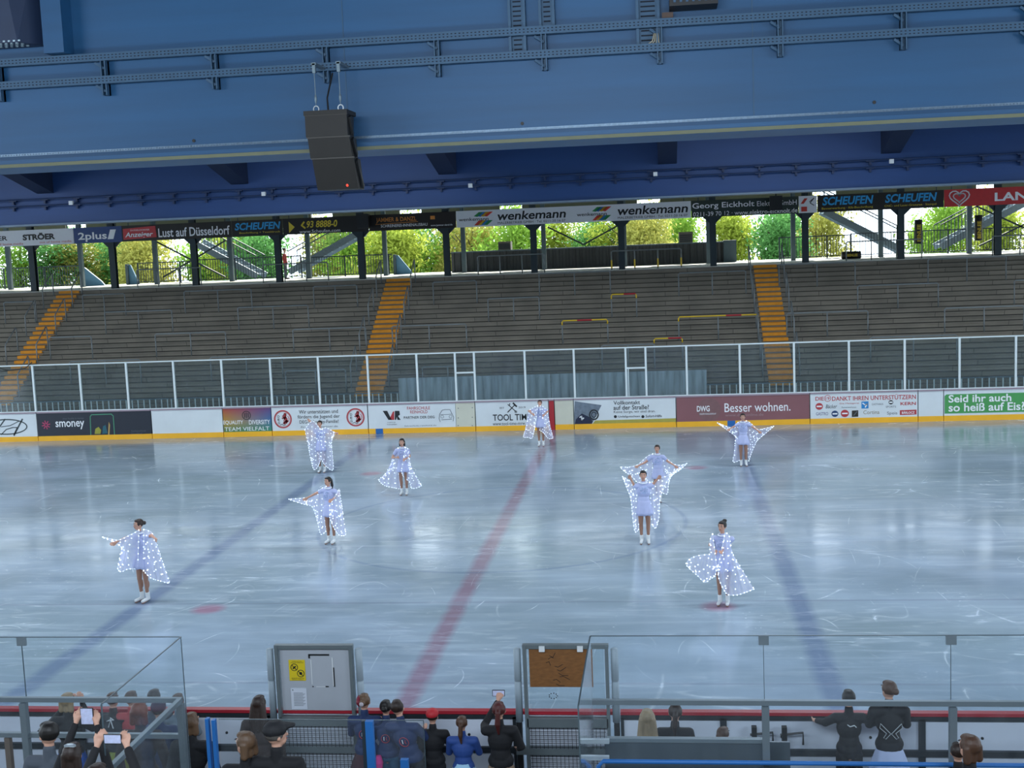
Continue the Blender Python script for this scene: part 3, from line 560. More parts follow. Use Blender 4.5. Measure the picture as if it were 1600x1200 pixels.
# far girder
g2 = thing('roof_girder', 'far blue girder under the roof above the advertising signs', 'girder', (0, 29, 8.2)); G2 = 29.0
mesh_obj('web', MB().box(-44, 44, G2, G2+.9, 8.26, 11.9), BLU2, g2); mesh_obj('bottom_flange', MB().box(-44, 44, G2-.12, G2+1.0, 8.20, 8.26), pm('girder_grey_edge', '#6c7f92', .5), g2)
for nm, z in (('upper', 9.16), ('lower', 8.92)):
    t_ = thing('conduit', '%s thin dark conduit running along the far girder' % nm, 'conduit', (0, G2-.2, z), 'conduits on the far girder')
    mesh_obj('tube', MB().tube([(-40, G2-.16, z), (40, G2-.16, z)], .028, 6), pm('conduit_navy', '#1c3054', .5), t_); x = -22.0
    while x < 20: m1 = MB(); m1.box(x-.14, x+.14, G2-.16, G2, z-.05, z-.02); m1.box(x-.035, x+.035, G2-.12, G2, z-.16, z-.02); x += 1.23; mesh_obj('clip', m1, pm('conduit_navy', '#1c3054', .5), t_)
for i, (u, v) in enumerate(((111, 317), (412, 303), (735, 290), (1024, 272), (1393, 252))):
    p = onY(u, v, G2-.2); single('sensor_box', MB().box(p[0]-.07, p[0]+.07, G2-.25, G2-.13, p[2]-.07, p[2]+.07), WHITE, 'small white box on the far girder conduit, %s' % nth(i), 'sensor', (p[0], G2-.2, p[2]), 'white boxes on the far conduit')
# haunched cross beams between the girders
for i, x in enumerate((-25.6, -18.3, -10.9, -3.3, 4.4, 11.9, 19.4)):
    t_ = thing('cross_beam', 'dark blue haunched cross beam reaching the far girder, %s' % nth(i), 'beam', (x, 15, 10.4), 'cross beams of the roof')
    w = .32; rings = []
    for y, z in ((2.7, 10.55), (22.5, 10.55), (25.5, 10.2), (28.99, 9.36)): rings.append([(x-w, y, z), (x+w, y, z), (x+w, y, 11.9), (x-w, y, 11.9)])
    mesh_obj('beam', MB().loft(rings), pm('beam_navy', '#152440', .6, 0, .1), t_)
# hanging loudspeaker
t_ = thing('loudspeaker', 'large black line array loudspeaker hanging from the near girder on two chains', 'loudspeaker', (-.2, .9, 8.65))
sp0 = .75
P = {}; corner = [(480, 180, 553, 176), (487, 215, 557, 212), (490, 248, 560, 244), (500, 298, 563, 290)]
ys = [.72, .72, .80, .98]; zs = []
prevz = None
for k, (ua, va, ub, vb) in enumerate(corner):
    a, b = onY(ua, va, ys[k]), onY(ub, vb, ys[k]); zs.append(((a[0], a[2]), (a[0]+.56, a[2])))
SPK = pm('speaker_black', '#1d1b19', .6, 0, .25, 7)
for k in range(3):
    (ax, az), (bx, _) = zs[k]; (cx, cz), (dx, _) = zs[k+1]; xa, xb = -.37+.02*k, .17+.02*k
    m1 = MB(); g_ = .006
    m1.add([(xa, ys[k], az-g_), (xb, ys[k], az-g_), (xb, ys[k+1], cz+g_), (xa, ys[k+1], cz+g_), (xa+.07, ys[k]+.45, az-g_), (xb-.02, ys[k]+.45, az-g_), (xb-.02, ys[k+1]+.4, cz+g_), (xa+.07, ys[k+1]+.4, cz+g_)],
           [(0, 1, 2, 3), (5, 4, 7, 6), (1, 5, 6, 2), (4, 0, 3, 7), (4, 5, 1, 0), (3, 2, 6, 7)]); cab = mesh_obj('cabinet', m1, SPK, t_)
    mesh_obj('grille_edge', MB().box(xa-.01, xb+.01, ys[k]-.006, ys[k]+.02, az-.012, az+.004), pm('speaker_trim', '#3a3733', .5), cab)
    mesh_obj('side_bracket', MB().bar((xb+.015, ys[k]+.1, az-.03), (xb+.015, ys[k+1]+.2, cz+.03), .03, .06), BLACK, t_)
az = zs[0][0][1]; mesh_obj('hanging_frame', MB().box(-.38, .18, .70, 1.18, az-.004, az+.05), SPK, t_)
for x in (-.27, .05):
    m1 = MB(); m1.tube([(x, .92, az+.13), (x, .92, 9.2)], .006, 6); m1.box(x-.02, x+.02, .90, .94, 9.16, 9.28); m1.ell((x, .92, az+.22), (.018, .018, .06), 8, 5); mesh_obj('chain', m1, STEEL, t_)
    rp = [(x+.035*math.cos(a_), .92, az+.09+.04*math.sin(a_)) for a_ in [k*math.pi/6 for k in range(13)]]; mesh_obj('shackle', MB().tube(rp, .009, 6), pm('bright_steel', '#b9c0c4', .3, .8), t_)
    mesh_obj('beam_clamp', MB().box(x-.03, x+.03, .90, GY-.12, 9.26, 9.29), STEEL, t_)
mesh_obj('power_cable', MB().tube([(-.16, 1.1, az+.04), (-.18, 1.15, az+.25), (-.13, 1.3, 9.2)], .012, 6), BLACK, t_); mesh_obj('red_lamp', MB().ell((.07, ys[3]-.02, zs[3][0][1]+.06), (.018, .01, .03), 8, 5), pm('red_indicator', '#d03018', .4, emit='#ff4020', es=1.0), t_)
# ---------------------------------------------------------------- far boards with printed advertising
HB, HG, BY = 1.11, 2.96, 30.0
def bx(u, v=645): return float(onY(u, v, BY)[0])
def bz(v, u): return float(onY(u, v, BY)[2])
BWHITE = pm('board_white', '#d6dee2', .45, 0, .12, 1.3); BCREAM = pm('board_cream', '#cccdbd', .5, 0, .16, 1.6); KICK = pm('kick_yellow', '#f2b428', .5, 0, .12, 2); BNAVY = pm('board_navy', '#262c38', .45, 0, .15, 1.5)
BMAR = pm('board_maroon', '#86595e', .45, 0, .15, 1.2); BGRN = pm('print_green', '#4a9a55', .45, 0, .1, 1.2); RAILC = pm('board_cap_mauve', '#9a8a96', .5, 0, .1)
KN = pm('print_black', '#1b2126', .5, 0, .03); KW = pm('print_white', '#eceff2', .5, 0, .03); KR = pm('print_red', '#b23a40', .5, 0, .05); KG = pm('print_grey', '#5d666e', .5, 0, .05); PINK = pm('print_pink', '#b8406a', .5); TURQ = pm('print_green_line', '#4d8f72', .5)
def board(u0, u1, mat, label, kick=None):
    a = bx(u0) if isinstance(u0, (int,)) else u0; b = bx(u1) if isinstance(u1, int) else u1
    t_ = thing('rink_board', label, 'rink board', ((a+b)/2, BY, 0), 'boards along the far side of the rink')
    mesh_obj('panel', MB().box(a+.006, b-.006, BY, BY+.1, .19, HB-.02), mat, t_)
    m1 = MB(); m1.box(a, b, BY-.012, BY+.1, 0, .19); mesh_obj('kick_plate', m1, kick or KICK, t_)
    m1 = MB(); m1.box(a, b, BY-.03, BY+.22, HB-.03, HB+.015); mesh_obj('cap_rail', m1, RAILC, t_)
    return t_
FY = BY-.001
def bt(t_, s, u0, u1, v0, v1, mat, **k):              # text fitted to a measured box on the board: left, right, top row, bottom row
    um = (u0+u1)/2; return text(s, bx(u0, (v0+v1)/2), bx(u1, (v0+v1)/2), bz(v1, um), bz(v0, um), FY, mat, t_, th=.004, **k)
def B(u, v): return (bx(u, v), bz(v, u))
b1 = board(-100, 56, BWHITE, 'white rink board with large dark oval car emblem at far left')
c = B(10, 667); m1 = MB(); m1.ring(c[0], c[1], .86, .31, .045, FY); m1.stroke([B(-10, 680), B(8, 655)], .05, FY); m1.stroke([B(22, 680), B(35, 655)], .06, FY); m1.stroke([B(2, 679), B(10, 671), B(20, 668), B(27, 668), B(22, 679)], .035, FY); m1.stroke([B(2, 667), B(16, 665), B(30, 658)], .03, FY); mesh_obj('oval_emblem', m1, pm('emblem_dark', '#39464a', .4), b1)
b2 = board(57, 235, BNAVY, 'navy rink board with white lettering, pink star and green phone outline')
bt(b2, 'smoney', 87, 132, 658, 671, KW, bold=.012); bt(b2, 'your loyalty is money', 98, 131, 652, 656, KG)
c = B(72, 664); m1 = MB()
for k in range(8):
    a = k*math.pi/4+.2; m1.stroke([(c[0]+.05*math.cos(a), c[1]+.05*math.sin(a)), (c[0]+.16*math.cos(a), c[1]+.16*math.sin(a))], .035, FY)
mesh_obj('pink_star', m1, PINK, b2)
m1 = MB(); m1.stroke([B(142, 679), B(141, 651), B(143, 648), B(174, 647), B(177, 650), B(179, 679)], .035, FY); mesh_obj('phone_outline', m1, TURQ, b2)
m1 = MB(); m1.plate([B(148, 678), B(149, 670), B(154, 667), B(158, 672), B(157, 678)], FY); mesh_obj('print', m1, pm('print_lime', '#9a9c3a', .5), b2)
m1 = MB(); m1.plate([B(160, 678), B(161, 666), B(165, 664), B(168, 677)], FY); mesh_obj('print', m1, pm('print_teal', '#27606e', .5), b2)
m1 = MB(); m1.plate([B(169, 679), B(170, 659), B(172, 664), B(171, 679)], FY); mesh_obj('print', m1, pm('print_sand', '#b89a5c', .5), b2)
bt(b2, 'Stadtsparkasse', 205, 228, 672, 675, KG); bt(b2, 'Düsseldorf', 205, 222, 676, 679, KG)
board(236, 347, BWHITE, 'plain scuffed white rink board left of the rainbow board')
m = bpy.data.materials.new('rainbow_print'); m.use_nodes = True; t = m.node_tree; L = t.links.new; tc = t.nodes.new('ShaderNodeTexCoord'); sp = t.nodes.new('ShaderNodeSeparateXYZ'); L(tc.outputs['Generated'], sp.inputs[0])
cr = t.nodes.new('ShaderNodeValToRGB'); cr.color_ramp.elements[0].color = C('#3f7a4e'); cr.color_ramp.elements[1].color = C('#a8403a'); e = cr.color_ramp.elements.new(.4); e.color = C('#b0902f'); L(sp.outputs[2], cr.inputs[0])
cr2 = t.nodes.new('ShaderNodeValToRGB'); cr2.color_ramp.elements[0].color = C('#3f8b6a'); cr2.color_ramp.elements[1].color = C('#5c3f78'); e = cr2.color_ramp.elements.new(.5); e.color = C('#3f6a9a'); L(sp.outputs[2], cr2.inputs[0])
mx = t.nodes.new('ShaderNodeMix'); mx.data_type = 'RGBA'; L(sp.outputs[0], mx.inputs[0]); L(cr.outputs[0], mx.inputs[6]); L(cr2.outputs[0], mx.inputs[7]); L(mx.outputs[2], t.nodes['Principled BSDF'].inputs['Base Color'])
b3 = board(348, 423, m, 'rainbow coloured rink board with round dark emblem and pale lettering')
bt(b3, 'EQUALITY', 349, 380, 657, 664, KW, bold=.01); bt(b3, 'DIVERSITY', 389, 422, 656, 663, KW, bold=.01); bt(b3, 'TEAM VIELFALT', 351, 421, 667, 673, KW)
c = B(385, 649); m1 = MB(); m1.ring(c[0], c[1], .17, .17, .025, FY); m1.stroke([(c[0]-.07, c[1]+.08), (c[0]-.07, c[1]-.08)], .03, FY); m1.stroke([(c[0]+.07, c[1]+.08), (c[0]+.07, c[1]-.08)], .03, FY); m1.stroke([(c[0], c[1]+.1), (c[0], c[1]-.1)], .03, FY); mesh_obj('round_emblem', m1, KN, b3)
b4 = board(424, 574, BWHITE, 'white rink board with round red lion emblem at each end and dark lettering')
LION = [(-.5, -.9), (-.15, -.75), (-.3, -.35), (-.05, -.15), (-.2, .05), (-.55, -.05), (-.75, .1), (-.5, .2), (-.3, .25), (-.6, .45), (-.45, .6), (-.2, .5), (-.25, .8), (.0, .95), (.3, .85), (.35, .6), (.2, .45), (.35, .2), (.6, -.05), (.45, -.3), (.65, -.5), (.4, -.9), (.15, -.8), (.3, -.55), (.1, -.4), (-.05, -.6), (-.1, -.85), (-.3, -1.0)]
def deg(t_, u, v):
    c = B(u, v); m1 = MB(); m1.ring(c[0], c[1], .345, .345, .045, FY); m1.ring(c[0], c[1], .29, .29, .01, FY); mesh_obj('emblem_ring', m1, KR, t_)
    n_ = len(LION); pts = [(c[0]+.08+.15*x, c[1]+.02+.2*z) for x, z in LION]; ctr = (c[0]+.09, c[1]); m1 = MB(); y = FY-.005
    for i in range(n_): m1.stroke([pts[i], pts[(i+1) % n_]], .025, FY)
    m1.stroke([(c[0]+.1, c[1]+.2), (c[0]+.07, c[1]+.05), (c[0]+.15, c[1]-.08), (c[0]+.05, c[1]-.15)], .1, FY); m1.stroke([(c[0]+.2, c[1]+.12), (c[0]+.24, c[1]), (c[0]+.2, c[1]-.1)], .02, FY); mesh_obj('lion', m1, KR, t_)
    for k, ch in enumerate('DEG'): text(ch, c[0]-.2, c[0]-.12, c[1]+.06-k*.12, c[1]+.15-k*.12, FY, KN, t_, bold=.02, th=.004)
    mesh_obj('wave', MB().stroke([(c[0]-.12, c[1]-.22), (c[0]-.04, c[1]-.19), (c[0]+.03, c[1]-.24), (c[0]+.1, c[1]-.21)], .02, FY), KN, t_)
deg(b4, 442, 655); deg(b4, 555.5, 652)
bt(b4, 'Wir unterstützen und', 467, 528, 640, 646, KN, bold=.006); bt(b4, 'fördern die Jugend der', 465, 531, 648, 655, KN, bold=.006); bt(b4, 'DEG-Eishockey-Familie!', 468, 529, 656, 663, KN, bold=.006); bt(b4, 'ihr-bauland-partner.de', 470, 528, 665, 669, KG)
b5 = board(575, 712, BWHITE, 'white rink board with red and black driving school print and car outline')
m1 = MB(); m1.plate([B(598, 642), B(605, 642), B(611, 654), B(613, 650), B(613, 642), B(616, 656), B(609, 656), B(606, 655)][:3]+[B(612, 656), B(607, 656)], FY); m1.plate([B(617, 656), B(617, 642), B(624, 642), B(625, 648), B(622, 650), B(626, 656), B(621, 656), B(620, 651), B(619, 656)], FY); mesh_obj('letter_mark', m1, KN, b5)
mesh_obj('red_wedge', MB().plate([B(608, 656), B(614, 643), B(616, 643), B(616, 656)], FY), KR, b5)
bt(b5, 'FAHRSCHULE', 636, 672, 635, 640, KR, bold=.004); bt(b5, 'REINHOLD', 641, 668, 641, 646, KR, bold=.004); bt(b5, 'PARTNER DER DEG', 631, 679, 650, 654, KN, bold=.006); bt(b5, 'fahrschule-reinhold.de', 632, 682, 664, 666, KG)
bt(b5, 'Versicherungs', 605, 618, 659, 661, KN); bt(b5, 'Immobilien', 605, 620, 662, 664, KN)
m1 = MB(); m1.stroke([B(688, 659), B(686, 654), B(687, 647), B(691, 641), B(695, 640), B(703, 640), B(706, 646), B(709, 652), B(708, 658)], .018, FY); m1.stroke([B(688, 648), B(706, 647)], .014, FY); m1.stroke([B(690, 656), B(706, 655)], .02, FY)
for u in (691, 704): c = B(u, 651); m1.ring(c[0], c[1], .06, .06, .012, FY, n=14)
mesh_obj('car_outline', m1, KG, b5)
b5a = board(712, 742, BCREAM, 'narrow cream rink board with latch marks left of the tool board')
for u, v in ((716, 638), (738, 637), (716, 653), (738, 652), (716, 665), (738, 665)): c = B(u, v); mesh_obj('screw', MB().disc(c[0], c[1], .02, .02, FY, n=8), KG, b5a)
b6 = board(743, 857, BWHITE, 'white rink board with crossed wrench and hammer print')
bt(b6, 'TOOL TIME', 770, 829, 647, 657, KN, bold=.015); bt(b6, 'www.tool-time-mrw.com', 770, 832, 659, 664, KN); bt(b6, 'EST', 781, 788, 636, 639, KN); bt(b6, '2019', 810, 821, 635, 638, KN)
m1 = MB(); m1.stroke([B(793.5, 644), B(804, 633)], .035, FY); m1.stroke([B(802, 630), B(807, 635)], .06, FY); m1.stroke([B(796, 634), B(806, 643)], .03, FY); m1.stroke([B(793.5, 632), B(796, 634), B(796.5, 630.5)], .03, FY); c = B(806, 643.5); m1.ring(c[0], c[1], .045, .045, .02, FY, n=14); mesh_obj('crossed_tools', m1, KN, b6)
board(858, 866, RED, 'narrow red rink board marking the centre line', RED)
b7 = board(867, 896, BCREAM, 'narrow cream rink board with puck marks right of the red board')
b8 = board(897, 1056, BWHITE, 'white rink board with dark car photograph and German question')
mesh_obj('car_picture', MB().plate([B(897, 663), B(898, 627), B(940, 633), B(925, 662)], FY), pm('print_slate', '#6d7a88', .5, 0, .5, 9), b8)
m1 = MB(); m1.plate([B(898, 663), B(900, 655), B(909, 646), B(922, 652), B(926, 658), B(925, 662)], FY-.004); mesh_obj('dark_shape', m1, pm('print_navy', '#1e2740', .5), b8); c = B(928, 648); m1 = MB(); m1.ring(c[0], c[1], .18, .2, .05, FY-.005, n=20); m1.ring(c[0], c[1], .1, .11, .03, FY-.005, n=16); mesh_obj('wheel_print', m1, KN, b8)
m1 = MB(); m1.stroke([B(906, 652), B(909, 650), B(909, 656), B(912, 653)], .04, FY-.009); mesh_obj('white_mark', m1, KW, b8)
mesh_obj('green_strip', MB().plate([B(926, 662), B(930, 657), B(1056, 653.5), B(1056, 660)], FY), pm('print_olive', '#a8a04a', .5), b8)
bt(b8, 'Vollkontakt', 958.5, 1000, 626, 632, KN, bold=.012); bt(b8, 'auf der Straße?', 958.5, 1014, 633, 640, KN, bold=.012); bt(b8, 'Keine Sorge, wir sind dran.', 959, 1024, 641, 646, KN); bt(b8, 'Unfallgutachten', 966, 1000, 649, 653, KN, bold=.008); bt(b8, 'Sofort-Hilfe', 1009, 1034, 648, 652, KN, bold=.008); bt(b8, 'Für mehr erfahren: www.dr-haefeling.de', 960, 1041, 656, 659.5, KN)
for u in (961.5, 1004.5): c = B(u, 651); mesh_obj('tick_dot', MB().disc(c[0], c[1], .055, .055, FY, n=14), KN, b8)
b9 = board(1057, 1265, BMAR, 'maroon rink board with pale circle and white lettering')
c = B(1108, 640); mesh_obj('pale_circle', MB().disc(c[0], c[1], .42, .42, FY), pm('print_mauve', '#7d5b5d', .5), b9)
text('DWG', bx(1089), bx(1109), bz(643, 1099), bz(634, 1099), FY-.006, KW, b9, bold=.02); text('DÜSSELDORFER WOHNUNGS-GENOSSENSCHAFT', bx(1093), bx(1119), bz(648, 1100), bz(645, 1100), FY-.005, KW, b9); bt(b9, 'Besser wohnen.', 1132, 1235, 629, 643, KW, bold=.004); bt(b9, 'www.dwgonline.de', 1133, 1193, 646, 651.5, pm('print_dim', '#9a8084', .5), bold=.004)
b10 = board(1266, 1434, BWHITE, 'white rink board with red headline over two rows of small logos')
bt(b10, 'DIE', 1274, 1287, 620, 626, KR, bold=.015); bt(b10, '19', 1290, 1296, 620, 625, KR, bold=.01); c = B(1293, 622.5); mesh_obj('red_ring', MB().ring(c[0], c[1], .12, .12, .018, FY, n=22), KR, b10); bt(b10, 'DANKT IHREN UNTERSTÜTZERN', 1300, 1431, 616.5, 625, KR, bold=.012)
for (u, v, r, col) in ((1280, 635, .13, KR), (1304.5, 646.5, .12, pm('print_deepblue', '#20406a', .5)), (1320, 646, .14, KR), (1392, 628.5, .08, KN)): c = B(u, v); mesh_obj('round_logo', MB().disc(c[0], c[1], r, r*.95, FY, n=18), col, b10); mesh_obj('logo_bar', MB().plate([(c[0]-r*.7, c[1]-.025), (c[0]+r*.7, c[1]-.025), (c[0]+r*.7, c[1]+.025), (c[0]-r*.7, c[1]+.025)], FY-.006), KW, b10)
mesh_obj('square_logo', MB().plate([B(1346, 638.5), B(1357, 638), B(1357, 627), B(1346, 627.5)], FY), pm('print_sky', '#2a84c4', .5), b10); mesh_obj('square_logo', MB().plate([B(1331, 651.5), B(1341, 651), B(1341, 641), B(1331, 641.5)], FY), pm('print_brown', '#2a2a24', .5), b10)
mesh_obj('bird_mark', MB().stroke([B(1348, 630), B(1352, 633), B(1355, 631), B(1352, 636)], .04, FY-.006), KW, b10); mesh_obj('arrow_mark', MB().stroke([B(1334, 649), B(1339, 643)], .03, FY-.006), KG, b10)
mesh_obj('red_label', MB().plate([B(1406, 648.5), B(1432, 647.5), B(1432, 640), B(1406, 641)], FY), KR, b10); text('BÄRLOCZ', bx(1409), bx(1429), bz(646.5, 1419), bz(642, 1419), FY-.006, KW, b10, bold=.02)
bt(b10, 'Bäcker', 1290, 1308, 632, 638, KN, shear=.3); bt(b10, 'Die Metzgerei', 1312, 1342, 629, 632, KR); bt(b10, 'Partnerwerkstatt', 1315, 1338, 635, 637.5, KG); bt(b10, 'GASTHAUS', 1362, 1380, 630, 633, KG); bt(b10, 'SPORTS', 1384, 1400, 634, 637, KG); bt(b10, 'KERN', 1407, 1431, 628, 633, KR, bold=.02); bt(b10, 'Cortina', 1349, 1374, 641, 647, pm('print_tan', '#8a8068', .5)); bt(b10, 'Speis', 1386, 1402, 643, 649, KG); bt(b10, 'GASTRO', 1275, 1294, 644, 649, pm('print_violet', '#5a5a86', .5))
b11 = board(1435, 1474, BWHITE, 'plain speckled white rink board left of the green board')
b12 = board(1475, 1680, BWHITE, 'white rink board filled by a green panel with white German question, far right')
x0, z0 = B(1476, 646); x1, z1 = B(1660, 605.5); mesh_obj('green_panel', MB().plate([(x0, .27), (x1, .27), (x1, .95), (x0+.06, .95), (x0, .89)], FY), BGRN, b12)
text('Seid ihr auch', bx(1482), bx(1580), bz(628, 1530), bz(616, 1530), FY-.006, KW, b12, bold=.02); text('so heiß auf Eis?', bx(1482), bx(1601), bz(642, 1540), bz(629, 1540), FY-.006, KW, b12, bold=.02)
for u, lb in ((593, 'blue patch on the kick plate at the left blue line'), (1143, 'blue patch on the kick plate at the right blue line')):
    x = bx(u, 675); single('line_marker', MB().box(x-.14, x+.14, BY-.018, BY-.012, 0, .19), BLUEP, lb, 'marker', (x, BY-.015, 0))
# ---------------------------------------------------------------- far safety glass
POSTX = [-25.6, -23.7, -21.84, -19.97, -18.08, -16.21, -14.34, -12.45, -10.56, -8.71, -6.83, -4.97, -3.53, -2.82, -.95, .85, 2.73, 3.45, 4.91, 6.8, 8.71, 10.62, 12.54, 14.41, 16.31, 18.2, 20.1]
PWH = pm('glass_post_white', '#dbe6e8', .4, .1, .08)
for i in range(len(POSTX)-1):
    a, b = POSTX[i], POSTX[i+1]; nar = b-a < 1.0; cream = (i < 3)
    t_ = thing('safety_glass_panel', ('narrow door bay' if nar else 'clear safety glass panel')+' with white frame on the far boards, '+nth(i), 'glass panel', ((a+b)/2, BY+.08, HB), 'safety glass panels on the far boards')
    mesh_obj('pane', MB().box(a+.03, b-.03, BY+.09, BY+.102, HB+.03, HG-.03), GLASS_FAR, t_)
    mesh_obj('post', MB().box(a-.035, a+.035, BY+.05, BY+.13, HB+.015, HG), PWH, t_)
    mesh_obj('top_rail', MB().box(a+.035, b-.035, BY+.07, BY+.12, HG-.045, HG), PWH, t_); mesh_obj('bottom_rail', MB().box(a+.035, b-.035, BY+.06, BY+.13, HB+.015, HB+.05), PWH, t_)
    if nar:
        m1 = MB(); m1.box(a+.035, b-.035, BY+.05, BY+.08, 2.16, 2.22)
        if i == 16: m1.box(a+.07, a+.1, BY+.05, BY+.08, HB+.05, 2.16)
        mesh_obj('door_rail', m1, PWH, t_)
m1 = MB(); pts = [(x, BY+.0, z) for x, z in [(bx(u, v), bz(v, u)) for u, v in ((-10, 572), (5, 577), (15, 579), (30, 577), (40, 575), (50, 566))]]
single('cable', m1.tube(pts, .018, 6), BLACK, 'black cable sagging over the far glass at the left edge', 'cable', pts[0], smooth=True)
# low bar fence and frosted sheets behind the glass
for i in range(12):
    a, b = -27+i*4.0, -23.05+i*4.0
    t_ = thing('bar_fence', 'low metal bar fence behind the far safety glass, %s' % nth(i), 'fence', ((a+b)/2, 31.15, .6), 'low bar fence behind the far glass')
    m1 = MB(); m1.box(a, b, 31.13, 31.17, 1.36, 1.4); mesh_obj('top_rail', m1, STEEL, t_); m1 = MB(); x = a+.05
    while x < b: m1.box(x-.02, x+.02, 31.14, 31.16, 0, 1.40); x += .24
    mesh_obj('bars', m1, PWH, t_)
struct('floor_far_walkway', MB().box(-45, 45, 30.1, 31.5, -.3, 0), CONC)
for i, (a, b) in enumerate(((-5.86, -3.0), (-2.98, -.1), (-.08, 2.8), (2.82, 5.64))):
    single('frosted_sheet', MB().box(a, b, 30.85, 30.87, 0, 1.97), FROST, 'scratched translucent sheet behind the far glass, %s of four' % nth(i), 'plastic sheet', ((a+b)/2, 30.86, 0), 'translucent sheets of the team bench')

# ---------------------------------------------------------------- near boards, seen from behind
NP = pm('near_board_white', '#ccd3e0', .5, 0, .08, 1.5); NGR = pm('near_frame_grey', '#2b3238', .5, .3, .2); NRED = pm('near_cap_red', '#a02432', .4, 0, .08)
xs = [-8.2, -5.9, -3.6, -1.05, .2, 2.1, 3.4, 4.65, 7.0, 9.3, 11.0]
for i, (a, b) in enumerate(zip(xs[:-1], xs[1:])):
    door = i in (3, 5)
    if door: continue
    t_ = thing('rink_board', 'near rink board seen from behind with red cap rail, %s' % nth(len([q for q in range(i) if q not in (3, 5)])), 'rink board', ((a+b)/2, -.1, 0), 'boards along the near side of the rink')
    mesh_obj('panel', MB().box(a+.01, b-.01, -.06, 0, .02, HB-.02), NP, t_); mesh_obj('cap_rail', MB().box(a, b, -.08, .02, HB-.02, HB+.02), NRED, t_)
    m1 = MB(); m1.box(a, b, -.09, -.06, HB-.075, HB-.025); m1.box(a, b, -.11, -.06, .60, .67); m1.box(a, b, -.15, -.06, .1, .18)
    for x in (a+.02, b-.02): m1.box(x-.02, x+.02, -.09, -.06, .0, HB-.05)
    mesh_obj('frame', m1, NGR, t_); m1 = MB()
    for x in (a+.5, a+.7, b-.6): m1.tube([(x, -.07, .82), (x, -.055, .82)], .018, 8)
    mesh_obj('bolts', m1, BLACK, t_)
